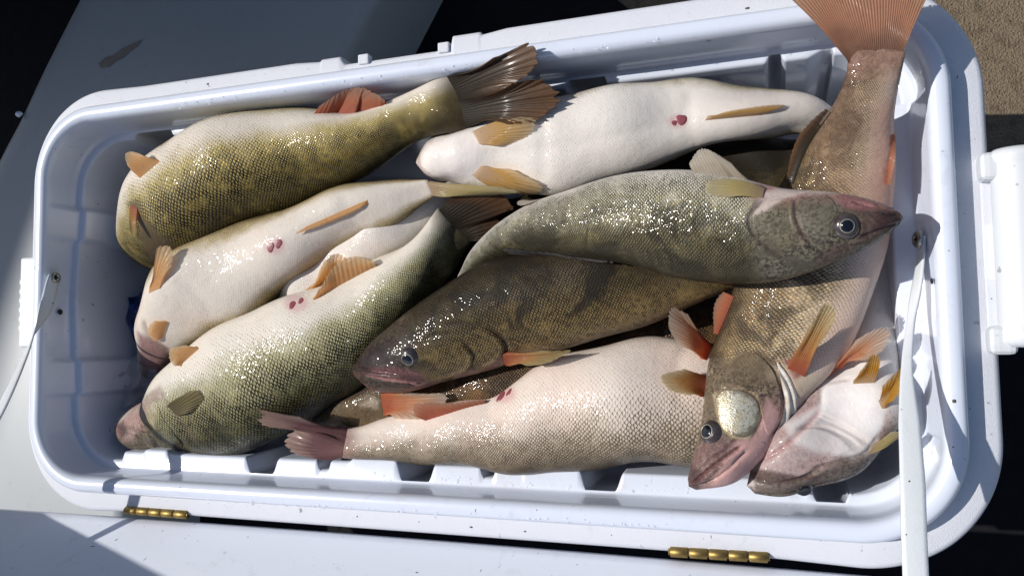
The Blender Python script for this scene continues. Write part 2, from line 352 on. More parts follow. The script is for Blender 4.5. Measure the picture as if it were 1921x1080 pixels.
# ------------------------------------------------------------------ the deck and the boat around the cooler
def structure(o): o["kind"] = "structure"; return o
bm = bmesh.new(); bmesh.ops.create_grid(bm, x_segments=2, y_segments=2, size=4.0)
structure(bmobj("deck_floor", bm, M['carpet']))

mt_ = [P(1060, -80, -RZ), P(1180, 20, -RZ), P(1500, 200, -RZ), P(1760, 318, -RZ), P(1850, 345, -RZ), P(1905, 372, -RZ), P(1990, 440, -RZ), P(2200, 700, -RZ), P(2200, 1500, -RZ), P(-400, 1500, -RZ), P(-500, -300, -RZ), P(700, -300, -RZ)]
mo = mesh("deck_shade_sheet", [q + [0, 0, .005] for q in mt_] + [q + [0, 0, .0] for q in mt_], [tuple(range(12))] + [(i, (i + 1) % 12, 12 + (i + 1) % 12, 12 + i) for i in range(12)], M['shade_dark'], smooth=False); structure(mo)  # black sheet standing in for deep shade on the deck

# ------------------------------------------------------------------ cooler
X0, X1, Y0, Y1 = -0.821, 0.138, -0.166, 0.275        # outer edge of the liner lip
NS = 1400
def rrect(off, r, z):
    """rounded rectangle sampled at fixed parameter; off may be an array (outwards positive)"""
    x0, x1, y0, y1 = X0, X1, Y0, Y1
    L = [x1 - x0 - 2 * r, y1 - y0 - 2 * r]; q = math.pi * r / 2
    per = 2 * (L[0] + L[1]) + 4 * q
    s = np.arange(NS) / NS * per
    pts = np.zeros((NS, 2)); nor = np.zeros((NS, 2)); acc = 0
    segs = [((x0 + r, y0), (1, 0), (0, -1), L[0]), ((x1 - r, y0 + r), None, -90, q), ((x1, y0 + r), (0, 1), (1, 0), L[1]), ((x1 - r, y1 - r), None, 0, q),
            ((x1 - r, y1), (-1, 0), (0, 1), L[0]), ((x0 + r, y1 - r), None, 90, q), ((x0, y1 - r), (0, -1), (-1, 0), L[1]), ((x0 + r, y0 + r), None, 180, q)]
    for a, d, nrm, ln in segs:
        m = (s >= acc - 1e-9) & (s < acc + ln)
        u = (s[m] - acc)
        if d is not None:
            pts[m] = np.array(a) + u[:, None] * np.array(d); nor[m] = nrm
        else:
            th = math.radians(nrm) + u / r
            nor[m] = np.stack([np.cos(th), np.sin(th)], 1); pts[m] = np.array(a) + r * nor[m]
        acc += ln
    p = pts + nor * np.reshape(off, (-1, 1))
    return np.concatenate([p, np.full((NS, 1), z + RZ)], 1)
RAD = 0.082
base_pts = rrect(0.0, RAD, 0)[:, :2]
bxs, bys = base_pts[:, 0], base_pts[:, 1]
onB = np.abs(bys - Y0) < 1e-6; onT = np.abs(bys - Y1) < 1e-6; onL = np.abs(bxs - X0) < 1e-6; onR = np.abs(bxs - X1) < 1e-6
def step(x, a, b, e=.0022):
    return np.clip((x - a) / e + .5, 0, 1) * np.clip((b - x) / e + .5, 0, 1)
LZ = -0.055
def wx(px, py, z): return P(px, py, z)[0]
def wy(px, py, z): return P(px, py, z)[1]
dd = np.where(onR, .018, .0105)                                   # how far the moulded blocks stand in from the wall
jog = np.zeros(NS)
# hinge side: wide blocks, big and small notches
big = [(470, 520, 885), (752, 812, 900), (1095, 1162, 912), (1525, 1592, 940)]
small = [(214, 236, 862), (600, 622, 893), (906, 930, 905), (1488, 1512, 938)]
xb0 = wx(184, 855, LZ)
dB = np.where(bxs > xb0, .020, .0)
for a, b, y in big: dB = dB - .0195 * step(bxs, wx(a, y, LZ), wx(b, y, LZ), .007)
for a, b, y in small: dB = dB - .0100 * step(bxs, wx(a, y, LZ), wx(b, y, LZ), .003)
for a, b, y in ((275, 318, 858), (662, 752, 885), (985, 1095, 900)): dB = dB + .0035 * step(bxs, wx(a, y, LZ), wx(b, y, LZ), .004)
dd = np.where(onB, np.maximum(dB, .0005), dd)
# far side
dT = np.full(NS, .0105)
for a, b, y in ((1062, 1134, 150), (1441, 1466, 108), (1000, 1010, 160), (255, 320, 262)): dT = dT - .0098 * step(bxs, wx(a, y, LZ), wx(b, y, LZ), .003)
dT = dT + .006 * step(bxs, -2, wx(1532, 95, LZ), .012) * 0 - .0055 * step(bxs, wx(1530, 95, LZ), 2, .012)
dd = np.where(onT, np.maximum(dT, .0005), dd)
# near-left wall jogs
jL = step(bys, wy(160, 455, LZ), wy(160, 396, LZ), .006) + step(bys, wy(155, 738, LZ), wy(155, 674, LZ), .006)
jog = np.where(onL, .0075 * jL, 0)
# outer flange, narrower between two tabs on the far side
fl = np.full(NS, .026)
fl = np.where(onT, .022 - .009 * step(bxs, wx(640, 108, -.02), wx(846, 80, -.02), .006), fl)
fl = np.where(onT & (bxs > wx(846, 80, -.02)), .026, fl)
fl = np.where(onB, .0215, fl)
k = np.ones(41) / 41; k = np.ones(61) / 61; f0 = np.convolve(np.concatenate([fl[-60:], fl, fl[:60]]), k, 'same')[60:-60]
fl = np.where(onT & (bxs > wx(600, 108, -.02)) & (bxs < wx(900, 80, -.02)), fl, f0)

cooler = empty("cooler", ((X0 + X1) / 2, (Y0 + Y1) / 2, 0), "open white plastic cooler box full of fish with its lid hinged back", "cooler")
shell_loops = [(-.004, -.0212), (fl - .005, -.0212), (fl - .002, -.0225), (fl, -.026), (fl + .0005, -.034), (fl - .001, -.12), (fl - .006, -.25), (fl - .010, -.405), (fl - .020, -.4165), (-.08, -.4168)]
pts = np.array([rrect(o, RAD, z) for o, z in shell_loops])
child(gridmesh("shell", pts, M['shell'], wrap=True), cooler)
W = -.0195 - jog - .004 * onR
liner_loops = [(.0, -.0215), (.0002, -.012), (-.0008, -.006), (-.003, -.0018), (-.006, 0), (-.0125, 0), (-.0155, -.0015), (-.0175, -.005), (-.0185, -.012),
               (W + .0015, LZ + .008), (W, LZ + .002), (W - .001, LZ + .0004), (W - .0025, LZ), (W - np.maximum(dd - .0025, .0026), LZ), (W - np.maximum(dd - .0008, .003), LZ - .0010), (W - dd - .0001, LZ - .0035),
               (W - dd - .004, LZ - .10), (W - dd - .008, LZ - .27), (W - dd - .016, LZ - .30), (-.10, LZ - .302), (-.18, LZ - .302)]
lz = np.where(onL, -.036, np.where(onT, -.058, -.051)); kk = 151
lz = np.convolve(np.concatenate([lz[-kk:], lz, lz[:kk]]), np.ones(kk) / kk, 'same')[kk:-kk]
pts = np.array([rrect(o, RAD, z) for o, z in liner_loops])
dz_ = (lz - LZ)[None, :] * np.clip((-(pts[:, :, 2] - RZ) - .012) / .03, 0, 1); pts[:, :, 2] += dz_
ln = gridmesh("liner", pts, M['liner'], wrap=True); child(ln, cooler)
bm = bmesh.new(); box(bm, X0 + .1, X1 - .1, Y0 + .1, Y1 - .1, RZ - .375, RZ - .3575); child(bmobj("liner_floor", bm, M['liner']), cooler)
for px, py in ((682, 104), (832, 82)):                    # two little tabs on the far flange
    q = P(px, py, -.02); bm = bmesh.new(); box(bm, q[0] - .006, q[0] + .006, Y1 + .008, Y1 + .0185, RZ - .028, RZ - .0185, .0015); child(bmobj("flange_tab", bm, M['shell']), cooler)

# lid, hinged back and rising away from the hinge line
ha, hb = P(-10, 950, -.026), P(1690, 1078.5, -.026)
ex = hb - ha; ex /= np.linalg.norm(ex)
tilt = math.radians(46); ey = np.array([ex[1], -ex[0], 0.0]); eo = ey * math.cos(tilt) + np.array([0, 0, 1]) * math.sin(tilt); en = np.cross(eo, ex) * -1
if en[2] < 0: en = -en
LL0, LL1 = -.085, np.linalg.norm(hb - ha) + .03
prof = [(.004, -.06), (.0005, -.05), (-.001, -.012), (.0005, -.004), (.005, 0), (.012, .001), (.06, .0012), (.12, .001), (.20, 0), (.30, 0), (.42, 0), (.425, -.01), (.425, -.06)]
rows = []
for q in np.linspace(0, 1, 60):
    l = LL0 + (LL1 - LL0) * q
    rows.append([ha + ex * l + eo * (o - .0032 * math.sin(math.pi * q) + .03 * max(0, 1 - (LL1 - l) / .05) ** 3 + .03 * max(0, 1 - (l - LL0) / .05) ** 3) + en * zz for o, zz in prof])
lid = child(gridmesh("lid", np.array(rows), M['lid']), cooler)
# unseen end wall added to the lid, sloped to cast a diagonal shadow
rim = []
for q in np.linspace(0, 1, 30):
    o = .03 + .38 * q; h_ = .035 + .9 * o
    rim.append([ha + ex * (LL0 + a) + eo * o + en * b for a, b in ((.0, -.03), (.0, h_ - .005), (.003, h_), (.012, h_), (.016, h_ - .005), (.02, .0), (.02, -.03))])
lr = gridmesh("lid_shadow_wall", np.array(rim), M['lid']); lr.parent = lid; lr.matrix_parent_inverse = cooler.matrix_world.inverted() if False else lid.matrix_parent_inverse.copy()
lr.matrix_parent_inverse = Matrix.Identity(4)
def sub(o, part):                                          # sub-part: meshes are in world coordinates, parts sit at the identity in world
    o.parent = part; o.matrix_parent_inverse = Matrix.Identity(4); return o

def hinge(pxa, pya, pxb, pyb, z=-.021):
    a, b = P(pxa, pya, z), P(pxb, pyb, z); d = b - a
    hp = None
    for i in range(5):
        p0, p1 = a + d * (i / 5 + .008), a + d * ((i + 1) / 5 - .008)
        seq = [p0, p0 + d * .001, p0 + d * .006, p1 - d * .006, p1 - d * .001, p1]
        o = gridmesh("knuckle", tube_pts(seq, [.0001, .0040, .0045, .0045, .0040, .0001], 14), M['brass'], wrap=True)
        if hp is None:
            hp = child(gridmesh("hinge", tube_pts([a - d * .01, a + d * .5, b + d * .01], .0028, 10), M['brass'], wrap=True), cooler)
        sub(o, hp)
    lf = bmesh.new(); c = (a + b) / 2
    box(lf, a[0] + .001, b[0] - .001, min(a[1], b[1]) - .001, max(a[1], b[1]) + .006, RZ + z - .0035, RZ + z - .0015); sub(bmobj("hinge_leaf", lf, M['brass']), hp)
    hp["label"] = "brass barrel hinge with five knuckles"
hinge(236, 956, 352, 965); hinge(1256, 1034, 1442, 1045)

def strap(path, widths, sideways, name="strap"):
    path = np.array(path); n = 60
    u = np.linspace(0, 1, len(path)); uu = np.linspace(0, 1, n)
    pc = herm(u, path, uu); wd = np.interp(uu, u, widths); sv = herm(u, np.array(sideways, float), uu); sv /= np.linalg.norm(sv, axis=1)[:, None]
    T = np.gradient(pc, axis=0); T /= np.linalg.norm(T, axis=1)[:, None]
    nn = np.cross(T, sv); nn /= np.linalg.norm(nn, axis=1)[:, None]
    th = .0009; cross = [(-.5, -th), (-.48, th * .6), (-.3, th), (.3, th), (.48, th * .6), (.5, -th), (.3, -th * 1.3), (-.3, -th * 1.3)]
    g = np.array([[pc[i] + sv[i] * wd[i] * a + nn[i] * b for a, b in cross] for i in range(n)])
    return child(gridmesh(name, g, M['strap'], wrap=True), cooler)
def herm(u, Y, x):
    """smooth (finite-difference Hermite) interpolation of rows Y at u"""
    u = np.asarray(u, float); Y = np.asarray(Y, float); n = len(u)
    sl = np.diff(Y, axis=0) / np.diff(u).reshape((-1,) + (1,) * (Y.ndim - 1))
    m = np.zeros_like(Y); m[0] = sl[0]; m[-1] = sl[-1]
    if n > 2:
        h = np.diff(u).reshape((-1,) + (1,) * (Y.ndim - 1))
        m[1:-1] = (sl[:-1] * h[1:] + sl[1:] * h[:-1]) / (h[1:] + h[:-1])
    x = np.asarray(x, float); i = np.clip(np.searchsorted(u, x, side='right') - 1, 0, n - 2)
    sh = (-1,) + (1,) * (Y.ndim - 1)
    h = (u[i + 1] - u[i]).reshape(sh); t = ((x - u[i])).reshape(sh) / h
    return (2 * t**3 - 3 * t**2 + 1) * Y[i] + (t**3 - 2 * t**2 + t) * h * m[i] + (-2 * t**3 + 3 * t**2) * Y[i + 1] + (t**3 - t**2) * h * m[i + 1]
def screw(p, nrm, r, part):
    nrm = np.array(nrm, float); nrm /= np.linalg.norm(nrm); u = np.cross(nrm, [0, 1., 0]); u /= np.linalg.norm(u); v = np.cross(nrm, u)
    th = np.linspace(0, 2 * math.pi, 20, endpoint=False)
    pr = [(1.0, 0), (1.0, .15), (.8, .38), (.45, .48), (.40, .30), (.02, .28)]
    g = np.array([p + r * (a * (np.cos(th)[:, None] * u + np.sin(th)[:, None] * v) + b * nrm) for a, b in pr])
    o = gridmesh("screw", g, M['steel'], wrap=True); sub(o, part)
    bm = bmesh.new()
    for w_, l_ in ((.12, .36), (.36, .12)): box(bm, -w_ * r, w_ * r, -l_ * r, l_ * r, 0, .04 * r)
    mt = Matrix(((u[0], v[0], nrm[0], p[0] + nrm[0] * r * .31), (u[1], v[1], nrm[1], p[1] + nrm[1] * r * .31), (u[2], v[2], nrm[2], p[2] + nrm[2] * r * .31), (0, 0, 0, 1)))
    bm.transform(mt); s2 = bmobj("screw_slot", bm, M['hole'], None); sub(s2, part)
# left strap: screwed to the wall, over the lip, twisting down to the lid
XL = X0 + .0215
def onwallL(px, py):                                      # hit the left wall plane
    d = R_WC @ np.array([px - CX, py - CY, F]); t = (XL - CAM[0]) / d[0]; return CAM + d * t
pL = onwallL(100, 524)
sp = [pL + [.002, .004, .0], pL + [.0022, -.004, .003], P(83, 575, -.006) + [.002, 0, 0], P(64, 625, .012), P(42, 680, .033), P(2, 765, .064), P(-55, 870, .095), P(-115, 970, .11), P(-165, 1050, .112)]
st = strap(sp, [.016, .016, .015, .009, .009, .016, .018, .018, .018], [(0, .2, 1), (0, .35, 1), (-.3, .6, .7), (.6, .5, .4), (1, .35, 0), (1, .4, -.1), (1, .4, 0), (1, .3, 0), (1, .3, 0)])
screw(pL + [.0032, .002, 0], (1, 0, .1), .0062, st)
q = onwallL(113, 585); bm = bmesh.new(); bmesh.ops.create_uvsphere(bm, u_segments=10, v_segments=6, radius=.0034)
bm.transform(Matrix.Translation(Vector(q)) @ Matrix.Diagonal((.3, 1, 1, 1))); child(bmobj("screw_hole", bm, M['hole'], smooth=True), cooler)
# right strap
XR = X1 - .0205
def onwallR(px, py):
    d = R_WC @ np.array([px - CX, py - CY, F]); t = (XR - CAM[0]) / d[0]; return CAM + d * t
pR = onwallR(1735, 455)
sp = [pR + [-.002, .004, .001], pR + [-.003, -.004, .001], P(1722, 520, -.018), P(1709, 600, -.008), P(1701, 690, .012), P(1706, 790, .036), P(1712, 900, .055), P(1715, 1000, .065), P(1719, 1100, .07), P(1722, 1180, .07)]
st = strap(sp, [.015, .015, .013, .006, .008, .0145, .0165, .0165, .0165, .0165], [(.1, .1, 1), (.2, .3, 1), (.35, .1, .9), (.8, 0, .55), (1, 0, .2), (1, 0, .05), (1, 0, 0), (1, 0, 0), (1, 0, 0), (1, 0, 0)])
screw(pR + [-.0042, .003, .0], (-1, 0, .35), .0075, st)
q = onwallR(1748, 527); bm = bmesh.new(); bmesh.ops.create_uvsphere(bm, u_segments=10, v_segments=6, radius=.0026)
bm.transform(Matrix.Translation(Vector(q)) @ Matrix.Diagonal((.4, 1, 1, 1))); child(bmobj("screw_hole", bm, M['hole'], smooth=True), cooler)

# carrying handle on the right end
hx = X1 + fl[onR].max()
ya, yb = P(1850, 322, -.03)[1], P(1870, 628, -.03)[1]
bm = bmesh.new()
box(bm, hx - .008, hx + .026, yb, ya, RZ - .16, RZ - .0208, .002)
mt = child(bmobj("handle_mount", bm, M['shell']), cooler)
bm = bmesh.new(); ym = wy(1860, 482, -.03)
box(bm, hx - .007, hx + .0262, ym - .019, ym + .025, RZ - .13, RZ - .0203, .0004); sub(bmobj("mount_rib", bm, M['lid']), mt)
HZ = -.012; g0, g1 = P(1900, 280, HZ), P(1900, 650, HZ); gx = P(1905, 400, HZ)[0]
sq = np.linspace(0, 1, 40); r = .0205 + .0015 * np.cos(sq * 12.566) * 0
rr = np.full(40, .0195); rr[sq < .065] = .0215; rr[sq > .92] = .0215; rr[0] = .017; rr[-1] = .017
path = np.stack([np.full(40, gx + .004), g0[1] + (g1[1] - g0[1]) * sq, np.full(40, RZ + HZ)], 1)
cap0, cap1 = path[:1] + [0, .0008, 0], path[-1:] - [0, .0008, 0]
gp = tube_pts(np.concatenate([cap0, path, cap1]), np.concatenate([[.0002], rr, [.0002]]), 28)
gp[1:-1, :, 2] = RZ + HZ + (gp[1:-1, :, 2] - RZ - HZ) * .8
hg = child(gridmesh("handle", gp, M['handle'], wrap=True), cooler)
for py, sgn in ((312, 1), (638, -1)):
    yy = wy(1880, py, HZ); bm = bmesh.new(); box(bm, hx - .010, gx - .004, yy - .011, yy + .011, RZ - .024, RZ - .004, .006, 3); sub(bmobj("handle_arm", bm, M['handle'], smooth=False), hg)
# grip plate on the left end
y_a, y_b = wy(48, 482, -.01), wy(45, 652, -.01)
bm = bmesh.new(); box(bm, X0 - .033, X0 - .002, y_b, y_a, RZ - .09, RZ - .0135, .003)
lt = child(bmobj("end_grip", bm, M['handle']), cooler)
for i in range(6):
    yy = y_b + .02 + i * .011; bm = bmesh.new(); box(bm, X0 - .0365, X0 - .0318, yy, yy + .0065, RZ - .08, RZ - .0155, .0018); sub(bmobj("grip_rib", bm, M['handle']), lt)

# ------------------------------------------------------------------ boat: locker beside the cooler and the unseen slab and block added to shade it
SHADE_X, SHADE_Y, SHADE_X2 = -1.17, .36, -.26
def lock_z(x, y):
    """crowned locker lid: level at its near-left end, falling away to the far right"""
    q = np.clip(((x + .98) * .62 + (y + .25) * .78) / 1.0, 0, 1.2)
    return -.19 - .05 * q ** 1.7
def L(px, py):
    z = -.2
    for _ in range(25):
        p = P(px, py, z); z = .5 * z + .5 * lock_z(p[0], p[1])
    return P(px, py, z)
l0 = L(300, 150)
lk = empty("boat_locker", (l0[0], l0[1], 0), "smooth curved grey fibreglass boat locker behind and left of the cooler", "boat locker")
u5 = np.linspace(0, 1, 60)
lft = herm(np.linspace(0, 1, 7), np.array([(205, -90), (102, 110), (52, 215), (-5, 330), (-80, 520), (-130, 760), (-160, 1200)], float), u5)
rgt = herm(np.linspace(0, 1, 7), np.array([(735, -90), (640, 95), (590, 190), (430, 400), (320, 650), (235, 850), (215, 1200)], float), u5)
rows = []
for a, b in zip(lft, rgt):
    mid = [L(*(a + (b - a) * q)) for q in np.linspace(0, 1, 26)]
    d = mid[1] - mid[0]; d[2] = 0; d /= np.linalg.norm(d); A0, B0 = mid[0], mid[-1]
    row = [A0 + d * o + [0, 0, z] for o, z in ((-.062, -.30), (-.061, -.075), (-.056, -.046), (-.040, -.024), (-.018, -.007))] + mid + [B0 + d * o + [0, 0, z] for o, z in ((.006, -.006), (.010, -.02), (.011, -.15))]
    for r_ in row: r_[2] = max(r_[2], .006)
    rows.append(row)
child(gridmesh("locker_top", np.array(rows), M['gelcoat']), lk)
mp = [L(x, y) + [0, 0, .0012] for x, y in ((268, 75), (258, 88), (243, 98), (234, 108), (218, 115), (206, 126), (190, 128), (186, 120), (200, 108), (214, 104), (230, 92), (250, 82))]
child(mesh("mud_streak", mp, [tuple(range(len(mp)))], M['mud']), lk)
q = L(36, 214); bm = bmesh.new(); bmesh.ops.create_icosphere(bm, subdivisions=2, radius=.005)
for v in bm.verts: v.co *= .8 + .4 * random.random()
bm.transform(Matrix.Translation(Vector(q))); ch = bmobj("white_chip", bm, M['liner'], smooth=True); child(ch, lk)
# unseen slab on poles, added to shade the locker and the deck behind the cooler
CZ = 7.0; sh = (CZ - RZ) / math.tan(SUN_EL); ddx, ddy = -sh * math.cos(SUN_AZ), -sh * math.sin(SUN_AZ)
slab_pts = [(-3.6, -1.2), (-1.72, -1.2), (SHADE_X, SHADE_Y), (SHADE_X2, SHADE_Y), (SHADE_X2, 1.8), (-3.6, 1.8)]
bm = bmesh.new(); vs = [bm.verts.new((x - ddx, y - ddy, CZ)) for x, y in slab_pts]; f = bm.faces.new(vs)
r_ = bmesh.ops.extrude_face_region(bm, geom=[f]); bmesh.ops.translate(bm, verts=[v for v in r_['geom'] if isinstance(v, bmesh.types.BMVert)], vec=(0, 0, .03))
for x, y in ((-3.3, -1.0), (-3.3, 1.6)):
    x -= 0; m_ = Matrix.Translation((x - ddx * .9 - .15, y, CZ / 2)); bmesh.ops.create_cone(bm, cap_ends=True, segments=12, radius1=.02, radius2=.02, depth=CZ - .01, matrix=m_)
structure(bmobj("added_shade_slab", bm, M['shade_dark']))

bm = bmesh.new(); box(bm, -1.9, -.62, .70, 1.3, .006, 1.25, .03)  # block added out of view to keep skylight off the locker
structure(bmobj("added_sky_block", bm, M['shade_dark']))

# ------------------------------------------------------------------ fish
class Fish:
    def __init__(s, label, st, dorsal, mat, rows=78, nr=170, nc=120, groove=None, power=2.1, lump=.0024, roll=0.0):
        s.root = empty("fish", P(*[(st[len(st) // 2][0] + st[len(st) // 2][2]) / 2, (st[len(st) // 2][1] + st[len(st) // 2][3]) / 2], st[len(st) // 2][4]), label, "fish", "fish piled in the cooler")
        A, B, rt = [], [], []
        for a0, a1, b0, b1, z, q in st:
            c = P((a0 + b0) / 2, (a1 + b1) / 2, z); D = np.linalg.norm(c - CAM)
            rc = ray((a0 + b0) / 2, (a1 + b1) / 2)
            ra, rb = ray(a0, a1), ray(b0, b1)
            A.append(CAM + ra * D / ra.dot(rc)); B.append(CAM + rb * D / rb.dot(rc)); rt.append(q)
        A, B, rt = map(np.array, (A, B, rt))
        C = (A + B) / 2
        u = np.concatenate([[0], np.cumsum(np.maximum(np.linalg.norm(np.diff(C, axis=0), axis=1), .004))]); s.L = u[-1]; u /= u[-1]
        s.u, s.A, s.B, s.rt = u, A, B, rt
        s.dorsal = dorsal; s.power = power; s.groove = groove
        s.sign = 1.0
        m = s.frame(np.array([.5])); 
        if np.dot(m[2][0], CAM - m[0][0]) < 0: s.sign = -1.0
        s.ph = RNG.random(6) * 6.28; s.lump = lump
        # mesh
        tt = np.linspace(0, 1, nr) ** (1.55 if nr > 180 else 1.15); th = np.linspace(0, 2 * math.pi, nc, endpoint=False)
        T, TH = np.meshgrid(tt, th, indexing='ij')
        pts = s.surf(T.ravel(), TH.ravel()).reshape(nr, nc, 3)
        C0, lat, up, w_, h_ = s.frame(tt)
        girth = 2 * math.pi * np.sqrt((w_**2 + h_**2) / 2); dsn = np.linalg.norm(np.gradient(C0, axis=0), axis=1)
        g = np.maximum(girth, .58 * girth.max()) / rows; aa = np.cumsum(dsn / g)
        # close the two ends, and carry the seam as a doubled column for clean coordinates
        tip0 = C0[:1] - (C0[1:2] - C0[:1]) / np.linalg.norm(C0[1] - C0[0]) * w_[0] * .6
        tip1 = C0[-1:] + (C0[-1:] - C0[-2:-1]) / np.linalg.norm(C0[-1] - C0[-2]) * w_[-1] * .12
        pts = np.concatenate([np.repeat(tip0[None], nc, 1), pts, np.repeat(tip1[None], nc, 1)], 0)
        pts = np.concatenate([pts, pts[:, :1]], 1)
        thd = np.degrees(np.linspace(0, 2 * math.pi, nc + 1)); rel = (thd - dorsal + 180) % 360 - 180
        tl = np.concatenate([[0], tt, [1]]); al = np.concatenate([[aa[0] - .5], aa, [aa[-1] + .5]])
        bod = np.stack(np.broadcast_arrays(tl[:, None], (np.abs(rel) / 180)[None, :]), -1)
        sca = np.stack(np.broadcast_arrays(al[:, None], ((thd - dorsal) / 360 * rows)[None, :]), -1)
        s.body = child(gridmesh("body", pts, mat, uv={"body": bod, "scale": sca}), s.root)
        s.tt, s.aa, s.rows, s.full, s.mat = tt, aa, rows, pts, mat
        s.gt, s.gth = T, TH; s.gp = pts[1:-1, :-1]
        nrm = np.cross(np.gradient(s.gp, axis=0), np.gradient(s.gp, axis=1)); c = s.gp - C0[:, None]
        sg = np.sign((nrm * c).sum(-1).sum()); nrm *= sg; s.nsg = sg; s.gn = nrm / (np.linalg.norm(nrm, axis=-1)[..., None] + 1e-12)
        s.pnt = np.zeros((nr + 2, nc + 1, 4), np.float32)
        at = s.body.data.attributes.new("paint", 'FLOAT_COLOR', 'POINT'); at.data.foreach_set("color", s.pnt.ravel())
        s.face = ((CAM - s.gp) * nrm).sum(-1) > 0; s.gpx = proj(s.gp)
    def frame(s, t):
        A = herm(s.u, s.A, t); B = herm(s.u, s.B, t); rt = herm(s.u, s.rt, t)
        e = 1e-3; C = (A + B) / 2
        t1, t0 = np.clip(t + e, 0, 1), np.clip(t - e, 0, 1)
        T = (herm(s.u, s.A, t1) + herm(s.u, s.B, t1) - herm(s.u, s.A, t0) - herm(s.u, s.B, t0))
        lat = (B - A) / 2; w_ = np.linalg.norm(lat, axis=1)
        up = np.cross(T, lat); up /= np.linalg.norm(up, axis=1)[:, None] + 1e-12
        h_ = w_ * rt
        return C, lat, up * (h_ * s.sign)[:, None], w_, h_
    def surf(s, t, th):
        t = np.asarray(t, float); th = np.asarray(th, float)
        C, lat, up, w_, h_ = s.frame(t)
        c, sn = np.cos(th), np.sin(th); k_ = 2 / s.power
        c2 = np.sign(c) * np.abs(c) ** k_; s2 = np.sign(sn) * np.abs(sn) ** k_
        p = C - lat * c2[:, None] + up * s2[:, None]
        rad = p - C; rl = np.linalg.norm(rad, axis=1)[:, None] + 1e-9; ru = rad / rl
        d = s.lump * (np.sin(t * 17 + 2 * th + s.ph[0]) + np.sin(t * 31 - th + s.ph[1]) * .7 + np.sin(t * 9 + 3 * th + s.ph[2]) * .8) * np.clip(w_ / .03, 0, 1)
        if s.groove:
            for (t0, t1, v0, v1, dep, wid) in s.groove:
                rel = np.abs((np.degrees(th) - s.dorsal + 180) % 360 - 180) / 180
                vm = v0 + (v1 - v0) * np.clip((t - t0) / (t1 - t0), 0, 1)
                d = d - dep * np.exp(-((rel - vm) / wid) ** 2) * np.clip((t1 - t) / .02, 0, 1) * np.clip((t - t0 + .02) / .02, 0, 1)
        return p + ru * d[:, None]
    def inv(s, px):
        """photograph pixels -> (t, theta) on the visible side, with point and normal"""
        px = np.atleast_2d(np.asarray(px, float)); ts, ths = [], []
        for q in px:
            d2 = ((s.gpx - q) ** 2).sum(-1) + np.where(s.face, 0, 1e9)
            i = np.unravel_index(np.argmin(d2), d2.shape); ts.append(s.gt[i]); ths.append(s.gth[i])
        t, th = np.array(ts), np.array(ths); e = 1e-3
        for _ in range(6):
            p0 = proj(s.surf(t, th)); jt = (proj(s.surf(np.clip(t + e, 0, 1), th)) - p0) / e; jh = (proj(s.surf(t, th + e)) - p0) / e
            r = px - p0; det = jt[:, 0] * jh[:, 1] - jt[:, 1] * jh[:, 0]; det = np.where(np.abs(det) < 1e3, 1e3 * np.sign(det + 1e-9), det)
            dt = (r[:, 0] * jh[:, 1] - r[:, 1] * jh[:, 0]) / det; dh = (jt[:, 0] * r[:, 1] - jt[:, 1] * r[:, 0]) / det
            t = np.clip(t + np.clip(dt, -.03, .03), 0.001, .999); th = th + np.clip(dh, -.12, .12)
        p = s.surf(t, th); a = s.surf(np.clip(t + e, 0, 1), th) - p; b = s.surf(t, th + e) - p
        n_ = np.cross(a, b) * s.nsg; n_ /= np.linalg.norm(n_, axis=1)[:, None] + 1e-12
        return t, th, p, n_
    def eye(s, px, r, look=None, pr=.55, ring_=True):
        _, _, p, n_ = s.inv([px]); p, n_ = p[0], n_[0]
        if look is not None: n_ = n_ + np.array(look); n_ /= np.linalg.norm(n_)
        u = np.cross(n_, [.3, 1, .2]); u /= np.linalg.norm(u); v = np.cross(n_, u)
        th = np.linspace(0, 2 * math.pi, 32, endpoint=False); ring = np.cos(th)[:, None] * u + np.sin(th)[:, None] * v
        def lathe(name, prof, m): return gridmesh(name, np.array([p + r * (a * ring + b * n_) for a, b in prof]), m, wrap=True)
        e_ = child(lathe("eye", [(1.12, -.30), (1.08, -.04), (1.0, .08), (.93, .15), (.86, .22), (.75, .30), (.6, .36), (.3, .42), (.01, .43)], M['eye']), s.root)
        if ring_: sub(lathe("iris", [(pr * 1.16, .33), (pr * 1.13, .40), (pr * 1.07, .435), (pr * 1.0, .445), (pr * .95, .42)], M['iris']), e_)
        sub(lathe("pupil", [(pr * 1.03, .38), (pr * 1.0, .435), (pr * .6, .475), (pr * .2, .49), (.002, .492)], M['pupil']), e_)
    def paint(s, poly, col, a=1.0, feather=14):
        """pigment, some shadow and a glint, on the skin inside an outline, soft at the edge"""
        poly = np.array(poly, float); q = s.gpx.reshape(-1, 2); d = np.full(len(q), 1e9); ins = np.zeros(len(q), bool)
        for p0, p1 in zip(poly, np.roll(poly, -1, 0)):
            e = p1 - p0; u = np.clip(((q - p0) @ e) / (e @ e), 0, 1); d = np.minimum(d, np.linalg.norm(q - p0 - u[:, None] * e, axis=1))
            with np.errstate(divide='ignore', invalid='ignore'):
                x = (p1[0] - p0[0]) * (q[:, 1] - p0[1]) / (p1[1] - p0[1]) + p0[0]
            ins ^= ((p0[1] > q[:, 1]) != (p1[1] > q[:, 1])) & (q[:, 0] < x)
        x = np.clip(np.where(ins, d, -d) / feather + .5, 0, 1); w_ = ((x * x * (3 - 2 * x)) * a * s.face.ravel()).reshape(s.gp.shape[:2])
        w_ = np.concatenate([w_, w_[:, :1]], 1); w_ = np.concatenate([w_[:1], w_, w_[-1:]], 0)[..., None]
        s.pnt[..., :3] = np.where(s.pnt[..., 3:] < 1e-4, np.array(col), s.pnt[..., :3] * (1 - w_) + np.array(col) * w_)
        s.pnt[..., 3:] = w_ + s.pnt[..., 3:] * (1 - w_)
